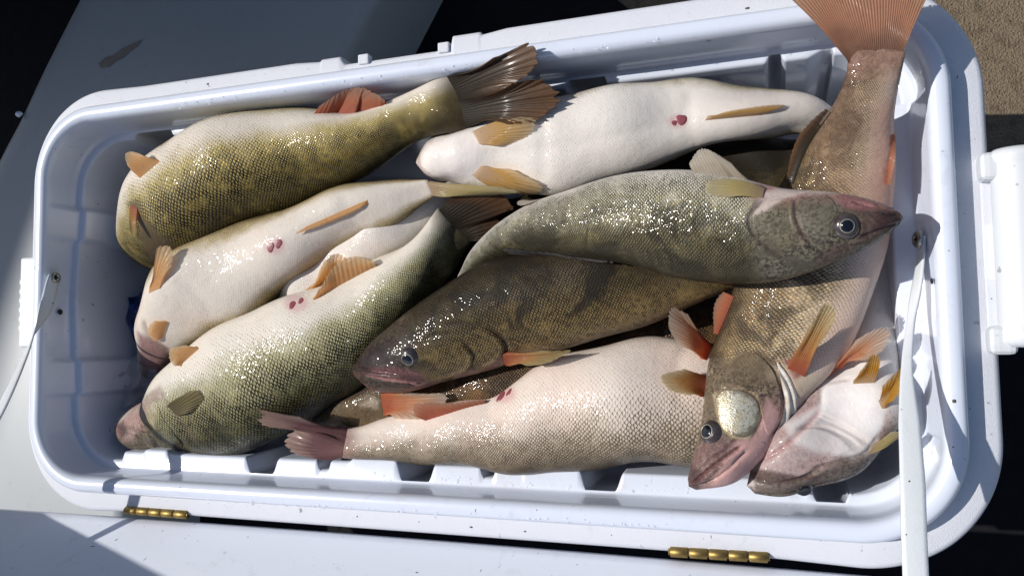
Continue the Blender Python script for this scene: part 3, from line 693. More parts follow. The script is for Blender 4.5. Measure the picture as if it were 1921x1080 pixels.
        s.body.data.attributes["paint"].data.foreach_set("color", s.pnt.ravel())
    def crease(s, line, dep, wid=4.0, col=None, a=.8, lip=0.0):
        """press a fold into the skin along a line of pixels (lip: swelling just beside it)"""
        line = np.array(line, float); u = np.linspace(0, 1, len(line)); ln_ = herm(u, line, np.linspace(0, 1, 24)) if len(line) > 2 else line
        q = s.gpx.reshape(-1, 2); d = np.full(len(q), 1e9); side = np.zeros(len(q)); tp_ = np.zeros(len(q))
        for k_, (p0, p1) in enumerate(zip(ln_[:-1], ln_[1:])):
            e = p1 - p0; u = np.clip(((q - p0) @ e) / (e @ e), 0, 1); r = q - p0 - u[:, None] * e; dd_ = np.linalg.norm(r, axis=1)
            m = dd_ < d; d = np.where(m, dd_, d); side = np.where(m, np.sign(e[0] * r[:, 1] - e[1] * r[:, 0]), side); tp_ = np.where(m, (k_ + u) / (len(ln_) - 1), tp_)
        end = np.clip(np.minimum(tp_, 1 - tp_) / .12 + .15, 0, 1)
        f_ = s.face.ravel() * end
        off = -dep * np.exp(-(d / wid) ** 2) * f_ + lip * np.exp(-((d - 2.2 * wid) / (1.6 * wid)) ** 2) * f_ * (side > 0)
        s.gp = s.gp + s.gn * off.reshape(s.gp.shape[:2])[..., None]
        s.full[1:-1, :-1] = s.gp; s.full[1:-1, -1] = s.gp[:, 0]
        s.body.data.vertices.foreach_set("co", s.full.reshape(-1).astype(np.float32)); s.body.data.update()
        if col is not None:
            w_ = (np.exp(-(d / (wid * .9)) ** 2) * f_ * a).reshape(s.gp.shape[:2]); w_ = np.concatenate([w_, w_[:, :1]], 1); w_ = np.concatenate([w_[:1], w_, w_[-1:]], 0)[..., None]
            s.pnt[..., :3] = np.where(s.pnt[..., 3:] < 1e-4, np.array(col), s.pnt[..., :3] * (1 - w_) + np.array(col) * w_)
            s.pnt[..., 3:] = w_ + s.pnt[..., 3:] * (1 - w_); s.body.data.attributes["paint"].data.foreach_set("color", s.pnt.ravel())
    def vent(s, px, r, q=(.75, .5), m='vent'):
        s.paint([(px[0] + 1.6 * r * math.cos(a_), px[1] + 1.25 * r * math.sin(a_)) for a_ in np.linspace(0, 6.28, 12, endpoint=False)], (.58, .34, .33), .6, 14)
        for i, (dx, dy, k_) in enumerate(((-r * .55, r * .25, q[0]), (r * .6, -r * .3, q[1]))):
            _, _, p, n_ = s.inv([(px[0] + dx, px[1] + dy)]); p, n_ = p[0], n_[0]
            u = np.cross(n_, [.2, 1, .1]); u /= np.linalg.norm(u); v = np.cross(n_, u); R = r * .00047 * k_
            th = np.linspace(0, 2 * math.pi, 14, endpoint=False)
            g = np.array([p + R * (a * (1 + .16 * np.sin(2 * th + px[0]) + .1 * np.sin(3 * th + px[1] + i))[:, None] * (np.cos(th)[:, None] * u * .85 + np.sin(th)[:, None] * v) + b * n_) for a, b in ((1.1, -.10), (1.0, .0), (.75, .045), (.4, .055), (.01, .05))])
            child(gridmesh("vent", g, M[m], wrap=True), s.root)
    def patch(s, name, poly, h, mat, ridges=0, closed=True, soft=.5, label=None):
        poly = np.array(poly, float); n = 40
        pc = np.vstack([poly, poly[:1]]); u = np.concatenate([[0], np.cumsum(np.linalg.norm(np.diff(pc, axis=0), axis=1))]); u /= u[-1]
        ext_u = np.concatenate([u[-3:-1] - 1, u, u[1:3] + 1]); ext = np.vstack([pc[-3:-1], pc, pc[1:3]])
        out = herm(ext_u, ext, np.linspace(0, 1, n, endpoint=False)); c = poly.mean(0)
        rads = np.array([0.02, .2, .4, .6, .75, .86, .94, .985, 1.0])
        if ridges: rads = np.concatenate([np.linspace(.02, .9, 26), [.94, .985, 1.0]]); n = 80; out = herm(ext_u, ext, np.linspace(0, 1, n, endpoint=False))
        px = c + (out - c)[None] * rads[:, None, None]
        t, th, p, n_ = s.inv(px.reshape(-1, 2))
        hh = h * .42 * np.clip((1 - rads) / soft, 0, 1) ** .6 - .0010 * (rads > .99)
        off = np.repeat(hh, n)
        if ridges: off = off + .0009 * np.sin(np.linalg.norm(px.reshape(-1, 2) - ridges[:2], axis=1) / ridges[2] * 6.28) * np.repeat(np.clip((1 - rads) * 5, 0, 1), n)
        g = (p + n_ * off[:, None]).reshape(len(rads), n, 3)
        if mat == 'skin':                                   # same skin, same pigment, raised a little
            rel = (np.degrees(th) - s.dorsal + 180) % 360 - 180; sp_ = (len(rads), n, 2)
            uvb = np.stack([t, np.abs(rel) / 180], -1).reshape(sp_); uvs = np.stack([np.interp(t, s.tt, s.aa), rel / 360 * s.rows], -1).reshape(sp_)
            nr_, nc_ = s.gt.shape; it = np.clip(np.round(np.interp(t, s.tt, np.arange(nr_))).astype(int), 0, nr_ - 1) + 1; ih = np.round(th / (2 * math.pi) * nc_).astype(int) % nc_
            o = child(gridmesh(name, g, s.mat, wrap=True, uv={"body": np.concatenate([uvb, uvb[:, :1]], 1)[:, :n], "scale": uvs}), s.root)
            at = o.data.attributes.new("paint", 'FLOAT_COLOR', 'POINT'); at.data.foreach_set("color", s.pnt[it, ih].ravel())
        else:
            o = child(gridmesh(name, g, M[mat], wrap=True), s.root)
            at = o.data.attributes.new('rim', 'FLOAT', 'POINT'); at.data.foreach_set('value', np.repeat(1 - rads, n).astype(np.float32))
        if label: o["label"] = label
        return o
    def fin(s, name, base, tip, mat, dz=.012, nray=12, curl=.06, z0=None, ragged=.035, bow=.06, sink=.002, label=None, lay=False, rnd=.24):
        """base: pixels on the body; tip: pixels the rays reach, dz above the base"""
        nc_, nl = nray * 4 + 1, 14
        def rs(pl, m):
            pl = np.array(pl, float); u = np.concatenate([[0], np.cumsum(np.linalg.norm(np.diff(pl, axis=0), axis=1))]); return herm(u / u[-1], pl, np.linspace(0, 1, m)) if len(pl) > 2 else pl[0] + (pl[1] - pl[0]) * np.linspace(0, 1, m)[:, None]
        bp, tp = rs(base, nc_), rs(tip, nc_)
        _, _, p, n_ = s.inv(rs(base, 9)); p = p - n_ * sink
        p = herm(np.linspace(0, 1, 9), p, np.linspace(0, 1, nc_))
        zb = p[:, 2].mean() - RZ
        zz = np.linspace(*(dz if isinstance(dz, tuple) else (dz, dz)), nc_)
        tips = np.array([P(q[0], q[1], zb + d) for q, d in zip(tp, zz)])
        rag = 1 - ragged * RNG.random(nc_) - ragged * .8 * (np.abs(np.sin(np.linspace(0, math.pi * nray, nc_))) ** 4)
        rag = rag * (1 - rnd * np.abs(np.linspace(-1, 1, nc_)) ** 2.6)
        v = np.linspace(0, 1, nl); us = np.linspace(0, nray, nc_)
        ctr = p[None] + (tips - p)[None] * (v[:, None, None] * (1 - (1 - rag)[None, :, None] * v[:, None, None]))
        if lay:                                             # a fin pressed flat on its own body
            m9 = np.linspace(0, 1, 9); v5 = np.linspace(0, 1, 7)
            b9, t9 = rs(base, 9), rs(tip, 9); q = b9[None] + (t9 - b9)[None] * v5[:, None, None]
            _, _, pp, pn = s.inv(q.reshape(-1, 2)); off = np.repeat(-.001 + .0042 * np.sqrt(v5), 9)[:, None]
            lp = (pp + pn * off).reshape(7, 9, 3); lp = herm(m9, lp.transpose(1, 0, 2), np.linspace(0, 1, nc_)).transpose(1, 0, 2)
            ctr = np.array([[0., 0, 0]]) + np.zeros((nl, nc_, 3)); vr = np.clip(v[:, None] * (1 - (1 - rag)[None, :] * v[:, None]), 0, 1)
            for j_ in range(nc_): ctr[:, j_] = herm(v5, lp[:, j_], vr[:, j_])
        nn = np.cross(np.gradient(ctr, axis=0), np.gradient(ctr, axis=1)); nn /= np.linalg.norm(nn, axis=2)[..., None] + 1e-12
        if nn[..., 2].mean() < 0: nn = -nn
        L_ = np.linalg.norm(tips - p, axis=1).mean()
        cor = .00022 * np.cos(us * 2 * math.pi)[None, :] * np.sin(np.clip(v * 1.3 + .15, 0, 1) * math.pi / 2)[:, None]
        wave = curl * L_ * np.sin(us / nray * 5 + 1)[None, :] * (v ** 2)[:, None] + bow * L_ * np.sin(v * math.pi)[:, None]
        ctr = ctr + nn * (cor + wave)[..., None]
        thick = (.0004 + .0007 * (1 - v) + .0016 * (1 - v) ** 6)[:, None, None]
        top, bot = ctr + nn * thick, ctr - nn * thick
        g = np.concatenate([top, bot[:, ::-1]], 1); uvx = np.concatenate([us, us[::-1]])
        uv = np.stack(np.broadcast_arrays(uvx[None, :], v[:, None]), -1)
        o = child(gridmesh(name, g, FM[mat], wrap=True, uv={"fin": uv}), s.root)
        if label: o["label"] = label
        return o

# --- A: big golden fish, upper left
A = Fish("big golden fish at upper left with its dark forked tail raised", [
    (268, 440, 335, 480, -.16, .9), (246, 400, 345, 492, -.105, .95), (258, 325, 385, 476, -.066, .95), (322, 254, 452, 446, -.050, .9), (435, 213, 545, 405, -.045, .85),
    (560, 207, 632, 358, -.042, .8), (680, 201, 712, 315, -.040, .8), (770, 179, 792, 265, -.036, .75), (826, 150, 858, 243, -.030, .6), (852, 137, 892, 241, -.026, .16)], 205, M['gold'], rows=82)
A.paint([(236, 380), (262, 375), (266, 400), (300, 440), (350, 470), (350, 500), (280, 490), (262, 440), (258, 410)], (.075, .05, .032), .8, 14)  # brown gill edge, with the gill opening's shadow painted in
A.paint([(826, 110), (905, 110), (905, 270), (850, 262), (826, 190)], (.040, .028, .017), .85, 60)
A.fin("pelvic_fin", [(262, 332), (300, 301)], [(231, 300), (236, 286), (248, 284)], 'orange', .012, 9)
A.fin("pectoral_fin", [(246, 386), (258, 392)], [(242, 425), (248, 446), (254, 452)], 'amber', .003, 8, label="torn pale fin hanging at the cut gill")
A.fin("anal_fin", [(583, 213), (640, 209), (716, 193)], [(606, 190), (650, 167), (700, 167), (720, 184)], 'red', (.016, .024), 14, sink=.004, curl=0, bow=0)
A.fin("tail_fin", [(840, 142), (864, 188), (876, 240)], [(925, 100), (1002, 77), (1018, 116), (985, 146), (962, 158), (1035, 160), (1050, 180), (1020, 214), (950, 230)], 'dark', (.040, .018), 26, curl=.05, ragged=.05, rnd=0)
g = tube_pts([P(252, 448, -.085), P(262, 458, -.09), P(272, 466, -.095), P(281, 476, -.10), P(288, 488, -.105)], [.0015, .002, .0018, .0015, .001], 8)
child(gridmesh("gill_strand", g, M['membrane'], wrap=True), A.root)

# --- B: belly-up fish, upper middle
B = Fish("white belly-up fish at upper centre lying between the golden tail and the grey fish", [
    (782, 298, 786, 312, -.052, .9), (797, 270, 806, 334, -.052, .8), (850, 246, 860, 348, -.050, .72), (940, 213, 952, 356, -.048, .7), (1040, 176, 1062, 358, -.046, .7),
    (1150, 162, 1166, 338, -.046, .72), (1250, 158, 1272, 294, -.048, .75), (1350, 157, 1366, 268, -.050, .8), (1440, 161, 1448, 260, -.056, .8), (1522, 178, 1505, 254, -.066, .8), (1575, 218, 1525, 272, -.085, .7), (1600, 260, 1560, 290, -.1, .6)], 268, M['white'])
B.paint([(793, 286), (825, 258), (880, 246), (892, 262), (896, 310), (890, 332), (866, 348), (825, 330), (795, 308)], (.78, .72, .68), .9, 10)
B.paint([(770, 290), (790, 280), (792, 312), (812, 334), (800, 342), (770, 318)], (.45, .30, .27), .6, 12)  # pinkish shadow painted into the nose colour
B.fin("pelvic_fin", [(888, 248), (902, 270)], [(1000, 214), (1014, 222), (1000, 248), (962, 274)], 'yellow', .010, 11, lay=True)
B.fin("pelvic_fin", [(904, 311), (888, 328)], [(985, 314), (1024, 350), (1004, 365), (945, 356)], 'yellow', .010, 11, lay=True)
B.fin("anal_fin", [(1322, 221), (1425, 211)], [(1372, 207), (1488, 195)], 'yellow', .006, 10, lay=True)
B.vent((1271, 228), 11, (.5, .95))

# --- H: belly-up fish, middle left
Hf = Fish("cream belly-up fish at middle left between the golden and olive fish", [
    (268, 690, 300, 712, -.155, .9), (262, 640, 318, 682, -.112, .9), (268, 566, 366, 644, -.072, .85), (298, 499, 432, 616, -.057, .8), (388, 444, 495, 580, -.052, .78),
    (480, 409, 562, 532, -.050, .78), (570, 373, 642, 482, -.048, .8), (660, 346, 712, 436, -.047, .8), (740, 335, 772, 396, -.046, .75), (802, 336, 818, 368, -.044, .25)], 258, M['cream'])
Hf.fin("pelvic_fin", [(280, 549), (300, 540)], [(287, 490), (298, 461), (314, 460), (326, 487)], 'orange', .014, 9)
Hf.fin("pelvic_fin", [(313, 602), (303, 630)], [(286, 597), (279, 622), (289, 640)], 'orange', .006, 9, lay=True)
Hf.fin("anal_fin", [(578, 428), (692, 379)], [(550, 444), (668, 396)], 'orange', .005, 12, lay=True)
Hf.fin("tail_fin", [(802, 337), (814, 367)], [(990, 352), (1000, 358), (960, 364), (880, 370)], 'straw', (.006, .0), 10)
Hf.vent((515, 461), 13, (.8, .75))
Hf.paint([(258, 622), (285, 634), (318, 660), (322, 720), (262, 720)], (.30, .16, .15), .9, 14)
Hf.crease([(268, 598), (276, 622), (300, 646), (322, 660)], .0018, 4, (.34, .2, .17), .6, .001)

# --- F: olive fish, lower left
Ff = Fish("olive flanked fish at lower left with its head in the corner of the cooler", [
    (219, 797, 225, 815, -.088, .9), (238, 770, 258, 838, -.082, .8), (290, 728, 325, 845, -.074, .75), (322, 684, 402, 847, -.067, .75), (400, 622, 492, 834, -.060, .72),
    (490, 572, 582, 792, -.055, .72), (588, 546, 668, 737, -.052, .74), (668, 506, 738, 662, -.052, .76), (740, 462, 802, 572, -.054, .78), (790, 425, 852, 502, -.057, .75), (824, 392, 886, 452, -.058, .22)], 212, M['olive'], nr=260, nc=160,
    groove=[(.0, .05, .72, .66, .0015, .03)])
Ff.paint([(800, 380), (860, 380), (900, 440), (870, 470), (830, 430)], (.05, .04, .025), .8, 40)
Ff.fin("pelvic_fin", [(374, 651), (338, 682)], [(340, 644), (318, 655), (316, 672), (324, 688)], 'orange', .010, 9)
Ff.fin("pectoral_fin", [(315, 759), (335, 778)], [(345, 737), (372, 729), (384, 742), (372, 768)], 'olive', .004, 10, lay=True)
Ff.fin("anal_fin", [(583, 562), (705, 496)], [(596, 540), (628, 497), (668, 480), (700, 488)], 'orange', (.016, .012), 14)
Ff.fin("tail_fin", [(824, 393), (884, 450)], [(862, 362), (950, 368), (965, 392), (930, 400), (945, 420), (925, 450)], 'dark', (.0, -.01), 18)
Ff.patch("gill_cover", [(276, 768), (290, 752), (304, 782), (330, 818), (342, 838), (308, 840), (292, 822), (280, 796)], .0018, 'skin', soft=.9)
Ff.vent((556, 568), 14, (.75, .6))
Ff.crease([(286, 742), (292, 772), (318, 812), (352, 842)], .0016, 5, (.22, .16, .12), .4, .0010)
Ff.crease([(268, 765), (276, 800), (300, 842)], .0014, 4, (.10, .07, .05), .5, .0008)
Ff.crease([(300, 736), (318, 764), (345, 800), (370, 835)], .0010, 4, (.26, .20, .15), .4)
Ff.crease([(222, 806), (245, 806), (262, 815)], .0014, 3, (.07, .04, .035), .7)
Ff.paint([(262, 768), (285, 752), (300, 775), (292, 800), (270, 795)], (.50, .42, .27), .7, 14)
Ff.paint([(216, 800), (240, 770), (262, 752), (300, 722), (308, 740), (275, 770), (268, 795), (250, 830), (230, 826)], (.40, .29, .25), .8, 14)
Ff.paint([(216, 795), (232, 790), (240, 812), (226, 826)], (.06, .04, .04), .8, 12)

# --- J: pale fish deep between H and F
J = Fish("pale fish deep in the gap between the cream and olive fish", [
    (520, 540, 560, 600, -.105, .8), (560, 480, 640, 600, -.085, .8), (640, 420, 720, 540, -.075, .8), (720, 370, 790, 470, -.075, .8), (800, 350, 850, 420, -.085, .7), (880, 330, 900, 380, -.11, .5)], 260, M['white'], nr=100, nc=80)
J.fin("anal_fin", [(572, 548), (640, 500)], [(585, 530), (602, 498), (634, 477), (655, 483)], 'orange', .030, 12)

# --- C: grey fish on top, head right
C = Fish("grey speckled fish lying on top of the pile with its snout touching the right wall", [
    (1688, 398, 1687, 420, .034, 1.0), (1662, 384, 1664, 440, .034, .95), (1618, 370, 1624, 467, .032, .85), (1552, 358, 1560, 496, .028, .75), (1470, 350, 1480, 521, .022, .68), (1372, 331, 1382, 531, .016, .62),
    (1260, 318, 1276, 520, .010, .60), (1150, 331, 1172, 497, .002, .62), (1060, 359, 1086, 484, -.006, .66), (980, 391, 1016, 477, -.014, .72), (922, 427, 966, 478, -.022, .8), (882, 470, 924, 492, -.034, .9), (864, 506, 894, 518, -.05, .9), (850, 535, 876, 546, -.066, .8)],
    172, M['silver'], nr=320, nc=176, groove=[(.0, .075, .70, .74, .0018, .022)], lump=.0007)
C.eye((1588, 424), .0090, pr=.52)
C.paint([(1500, 372), (1530, 362), (1564, 366), (1578, 392), (1560, 424), (1556, 452), (1530, 464), (1506, 440), (1494, 404)], (.165, .150, .115), .6, 14)
C.paint([(1412, 400), (1440, 376), (1480, 376), (1490, 410), (1500, 450), (1470, 474), (1432, 448)], (.15, .135, .085), .5, 16)
C.paint([(1575, 362), (1605, 364), (1640, 376), (1690, 396), (1690, 424), (1640, 452), (1600, 470), (1560, 490), (1530, 500), (1545, 470), (1600, 450), (1612, 410), (1575, 385)], (.115, .075, .065), .75, 30)
C.paint([(1572, 364), (1604, 366), (1640, 380), (1650, 392), (1610, 394), (1576, 384)], (.36, .17, .17), .8, 14)
C.paint([(1640, 394), (1692, 396), (1692, 424), (1640, 436)], (.06, .032, .036), .75, 26)
C.paint([(1428, 362), (1470, 348), (1580, 352), (1570, 364), (1500, 366), (1470, 376), (1436, 398), (1410, 408), (1420, 385)], (.56, .47, .43), .9, 12)
C.paint([(1478, 372), (1492, 372), (1494, 400), (1512, 455), (1500, 456), (1482, 410)], (.30, .20, .16), .5, 12)
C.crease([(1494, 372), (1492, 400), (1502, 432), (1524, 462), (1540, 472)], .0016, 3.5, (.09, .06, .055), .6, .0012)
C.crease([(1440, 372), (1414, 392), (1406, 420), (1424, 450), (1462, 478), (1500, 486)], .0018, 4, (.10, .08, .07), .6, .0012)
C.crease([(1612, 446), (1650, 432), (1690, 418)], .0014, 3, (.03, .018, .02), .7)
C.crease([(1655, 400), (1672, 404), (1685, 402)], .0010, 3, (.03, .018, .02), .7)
C.patch("gill_cover", [(1414, 398), (1442, 378), (1482, 374), (1488, 402), (1498, 434), (1508, 460), (1470, 474), (1430, 448), (1412, 422)], .0018, 'skin', soft=.8)
C.patch("cheek_plate", [(1500, 380), (1530, 366), (1560, 372), (1572, 396), (1558, 424), (1556, 450), (1530, 462), (1508, 434), (1498, 404)], .0022, 'skin', soft=.8)
C.fin("pectoral_fin", [(1432, 355), (1428, 372)], [(1345, 340), (1324, 346), (1322, 360), (1350, 372)], 'straw', .008, 10, lay=True)
C.fin("pelvic_fin", [(1406, 334), (1360, 330), (1306, 322)], [(1362, 292), (1336, 282), (1312, 279), (1288, 300)], 'pale', (.012, .004), 14)
C.fin("dorsal_fin", [(956, 473), (1050, 482), (1150, 494)], [(940, 463), (1030, 474), (1125, 488)], 'clear', .004, 14, sink=.001)
C.fin("anal_fin", [(1000, 380), (1022, 371)], [(968, 376), (971, 388)], 'pale', .004, 6)
C.fin("tail_fin", [(856, 530), (878, 542)], [(832, 560), (820, 575), (850, 590)], 'dark', -.01, 8)

# --- D: dark fish, head left
D = Fish("dark brown fish in the middle with its head pointing left and mouth shut", [
    (668, 682, 666, 704, -.026, 1.0), (686, 660, 694, 726, -.026, .95), (730, 614, 760, 733, -.026, .85), (790, 566, 846, 716, -.026, .76), (850, 524, 922, 692, -.028, .7), (920, 488, 1002, 666, -.032, .68),
    (1000, 466, 1082, 646, -.036, .68), (1100, 456, 1172, 623, -.042, .7), (1200, 455, 1252, 594, -.048, .72), (1300, 468, 1342, 556, -.055, .72), (1400, 475, 1420, 532, -.065, .6)],
    18, M['dark'], nr=320, nc=176, groove=[(.0, .13, .70, .86, .0030, .020)], lump=.0008)
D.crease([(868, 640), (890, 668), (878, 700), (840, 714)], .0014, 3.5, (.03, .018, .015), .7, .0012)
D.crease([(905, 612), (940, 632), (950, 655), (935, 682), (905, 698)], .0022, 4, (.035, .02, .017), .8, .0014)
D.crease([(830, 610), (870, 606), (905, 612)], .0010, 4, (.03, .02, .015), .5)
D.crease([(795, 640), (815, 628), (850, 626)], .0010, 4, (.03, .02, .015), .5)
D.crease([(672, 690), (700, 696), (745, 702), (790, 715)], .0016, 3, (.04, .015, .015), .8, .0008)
D.patch("gill_cover", [(872, 632), (905, 618), (936, 634), (944, 654), (930, 676), (900, 692), (884, 690), (892, 666)], .0022, 'skin', soft=.8)
D.patch("cheek_plate", [(800, 646), (830, 634), (858, 640), (880, 666), (868, 694), (838, 708), (806, 704), (796, 680)], .0020, 'skin', soft=.8)
D.patch("lower_jaw", [(670, 704), (690, 705), (720, 713), (760, 718), (792, 718), (770, 729), (730, 731), (695, 727), (676, 716)], .0030, 'skin', soft=.9, label="pink lower jaw")
D.eye((767, 671), .0090, look=(0, -.40, .1), pr=.60)
D.paint([(664, 700), (700, 696), (770, 708), (812, 716), (850, 714), (800, 735), (720, 735), (676, 722)], (.13, .072, .068), .9, 12)
D.paint([(688, 704), (740, 711), (800, 719), (775, 726), (720, 720)], (.44, .21, .20), .9, 7)
D.paint([(664, 672), (700, 645), (740, 636), (752, 660), (745, 690), (700, 694), (664, 698)], (.026, .015, .015), .95, 30)
D.paint([(690, 690), (745, 688), (790, 700), (800, 712), (740, 704), (700, 698)], (.22, .10, .10), .7, 12)
D.paint([(850, 700), (900, 690), (940, 668), (950, 684), (900, 704), (850, 718)], (.40, .24, .18), .8, 10)
D.fin("pectoral_fin", [(944, 664), (948, 684)], [(1040, 652), (1078, 655), (1042, 672), (1000, 686)], 'amber', .010, 10)

# --- G: pinkish fish along the bottom
G = Fish("pinkish white belly-up fish along the hinge side with its tail at the left", [
    (1425, 716, 1430, 790, -.085, .7), (1385, 684, 1392, 838, -.074, .7), (1312, 650, 1322, 868, -.062, .7), (1230, 635, 1236, 874, -.057, .7), (1130, 643, 1130, 880, -.055, .68), (1040, 672, 1030, 882, -.055, .68), (960, 714, 945, 880, -.055, .7),
    (880, 746, 860, 876, -.055, .72), (790, 772, 772, 869, -.054, .74), (715, 791, 704, 863, -.053, .7), (662, 800, 650, 860, -.052, .52), (634, 796, 624, 858, -.052, .14)], 232, M['pink'], rows=76)
G.paint([(600, 780), (660, 790), (668, 830), (655, 865), (600, 870)], (.28, .15, .13), .8, 40)
G.fin("pelvic_fin", [(1340, 634), (1322, 674)], [(1275, 562), (1258, 566), (1255, 600), (1266, 640)], 'redtip', .035, 13)
G.fin("pelvic_fin", [(1324, 704), (1320, 744)], [(1268, 683), (1237, 706), (1250, 722), (1285, 738)], 'amber', .025, 12)
G.fin("anal_fin", [(800, 785), (912, 751)], [(768, 776), (767, 763), (840, 756), (905, 748)], 'red', .007, 14)
G.fin("tail_fin", [(650, 800), (640, 857)], [(560, 772), (474, 767), (486, 793), (550, 803), (526, 832), (543, 852), (592, 860)], 'plum', (.042, .004), 22, curl=.07, ragged=.05, rnd=0)
G.vent((947, 739), 13, (.85, .6))

# --- I: upturned head, lower right corner
I = Fish("upturned fish in the lower right corner showing its pale throat and chin", [
    (1406, 888, 1416, 924, -.012, .8), (1410, 862, 1462, 930, -.014, .8), (1438, 815, 1530, 917, -.018, .75), (1474, 776, 1592, 888, -.024, .72), (1508, 738, 1644, 850, -.032, .7), (1545, 700, 1690, 790, -.042, .7),
    (1578, 654, 1698, 716, -.054, .72), (1596, 606, 1690, 640, -.068, .74), (1600, 540, 1684, 560, -.085, .75), (1596, 470, 1676, 480, -.1, .7), (1590, 380, 1650, 390, -.11, .6)], 262, M['upturned'], nr=280, nc=160,
    groove=[(.0, .16, .58, .52, .0030, .025)])
I.paint([(1404, 880), (1440, 812), (1480, 770), (1520, 738), (1560, 770), (1560, 830), (1540, 870), (1480, 892), (1412, 900)], (.40, .28, .265), .85, 20)
I.paint([(1535, 760), (1545, 715), (1600, 706), (1648, 725), (1664, 760), (1655, 800), (1636, 830), (1600, 800), (1550, 800)], (.78, .75, .73), .95, 12)
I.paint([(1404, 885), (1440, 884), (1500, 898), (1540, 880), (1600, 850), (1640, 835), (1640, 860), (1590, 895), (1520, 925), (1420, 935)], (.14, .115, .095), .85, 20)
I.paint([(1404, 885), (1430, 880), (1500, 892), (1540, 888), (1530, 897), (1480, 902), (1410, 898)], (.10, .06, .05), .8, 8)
I.paint([(1492, 806), (1520, 778), (1540, 770), (1525, 800), (1500, 818)], (.46, .16, .16), .8, 8)
I.paint([(1470, 795), (1530, 765), (1580, 785), (1640, 815), (1640, 845), (1600, 860), (1540, 850), (1490, 830)], (.74, .70, .67), .85, 20)
for k_ in range(7):
    o_ = k_ * 9.0
    I.crease([(1486 + o_ * 1.0, 806 - o_ * .55), (1530 + o_ * .9, 800 - o_ * .1), (1575 + o_ * .7, 818 - o_ * .05), (1606 + o_ * .6, 846 - o_ * .25)], .0010 + .0006 * (k_ % 3), 2.8, (.52, .45, .42), .35)
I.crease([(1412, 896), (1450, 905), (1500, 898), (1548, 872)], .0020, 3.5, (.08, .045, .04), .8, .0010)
I.crease([(1425, 866), (1470, 838), (1520, 790), (1540, 768)], .0016, 5, (.45, .20, .19), .6)
I.crease([(1520, 880), (1570, 866), (1622, 850), (1650, 815)], .0018, 4, (.20, .16, .13), .6, .0008)
I.crease([(1540, 762), (1546, 722), (1598, 708)], .0012, 4, (.5, .42, .40), .5)
I.eye((1508, 916), .0068, look=(0, -.3, -.3), pr=.75, ring_=False)
I.fin("pelvic_fin", [(1598, 716), (1640, 714)], [(1616, 686), (1640, 664), (1656, 662)], 'gold', .012, 10)
I.fin("pelvic_fin", [(1652, 750), (1660, 768)], [(1654, 712), (1680, 694), (1697, 686), (1698, 704), (1676, 748)], 'gold', .014, 10)
I.fin("pectoral_fin", [(1640, 838), (1630, 856)], [(1682, 800), (1694, 812), (1680, 830)], 'straw', .0, 8)

# --- E: big amber fish up the right end
E = Fish("big amber fish lying across the right end with its tail over the far rim", [
    (1290, 898, 1306, 918, .006, 1.0), (1298, 862, 1372, 908, .004, .9), (1308, 812, 1426, 866, -.006, .75), (1316, 758, 1472, 802, -.014, .66), (1328, 698, 1518, 744, -.024, .6), (1346, 628, 1576, 676, -.032, .55),
    (1372, 556, 1632, 578, -.037, .52), (1402, 478, 1662, 480, -.038, .52), (1440, 400, 1673, 400, -.034, .55), (1478, 322, 1677, 325, -.022, .58), (1518, 252, 1678, 255, -.006, .6), (1566, 188, 1682, 190, .014, .62), (1588, 130, 1690, 134, .026, .5), (1590, 92, 1697, 97, .034, .15)],
    6, M['amber'], nr=320, nc=176, groove=[(.0, .12, .56, .64, .0024, .022)], lump=.0009)
E.paint([(1288, 905), (1300, 850), (1318, 826), (1350, 820), (1378, 826), (1372, 850), (1345, 880), (1312, 924)], (.24, .15, .14), .85, 14)
E.paint([(1288, 905), (1296, 872), (1312, 880), (1318, 905), (1304, 922)], (.05, .032, .035), .8, 14)
E.paint([(1350, 875), (1380, 826), (1420, 815), (1430, 765), (1440, 745), (1470, 790), (1490, 790), (1450, 850), (1400, 905), (1320, 922)], (.60, .36, .33), .9, 14)
E.paint([(1338, 742), (1356, 727), (1388, 726), (1416, 741), (1430, 766), (1426, 790), (1406, 824), (1372, 822), (1350, 800)], (.52, .44, .26), .9, 8)
E.paint([(1325, 740), (1345, 690), (1395, 655), (1440, 668), (1450, 690), (1420, 730), (1350, 732)], (.15, .115, .07), .75, 14)
E.paint([(1470, 690), (1500, 700), (1545, 700), (1530, 740), (1500, 770)], (.60, .50, .36), .7, 16)
E.paint([(1470, 676), (1500, 672), (1515, 700), (1490, 712)], (.35, .10, .09), .8, 10)
E.paint([(1640, 380), (1650, 200), (1684, 190), (1684, 420), (1665, 480)], (.64, .35, .26), .7, 34)
E.paint([(1560, 60), (1720, 60), (1708, 142), (1576, 138)], (.20, .11, .085), .9, 56)
E.paint([(1560, 80), (1720, 80), (1690, 330), (1660, 430), (1560, 400), (1520, 260)], (.42, .27, .19), .34, 60)
E.crease([(1345, 742), (1352, 730), (1386, 726), (1418, 742), (1432, 768), (1426, 796), (1408, 826)], .0014, 3.5, (.25, .15, .12), .5)
E.crease([(1416, 656), (1452, 676), (1478, 712), (1490, 760), (1482, 800), (1452, 836)], .0024, 4.5, (.12, .06, .05), .7, -.0008)
E.crease([(1440, 676), (1464, 712), (1472, 752), (1464, 796), (1446, 822)], .0016, 3, (.30, .22, .17), .6)
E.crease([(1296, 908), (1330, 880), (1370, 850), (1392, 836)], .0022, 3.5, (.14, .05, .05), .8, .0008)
E.crease([(1310, 884), (1335, 858), (1370, 838)], .0010, 3, (.12, .06, .06), .6)
E.patch("gill_cover", [(1352, 732), (1364, 696), (1392, 666), (1412, 660), (1438, 678), (1458, 712), (1466, 752), (1458, 796), (1442, 818), (1432, 790), (1432, 762), (1416, 738), (1386, 724)], .0016, 'skin', soft=.7)
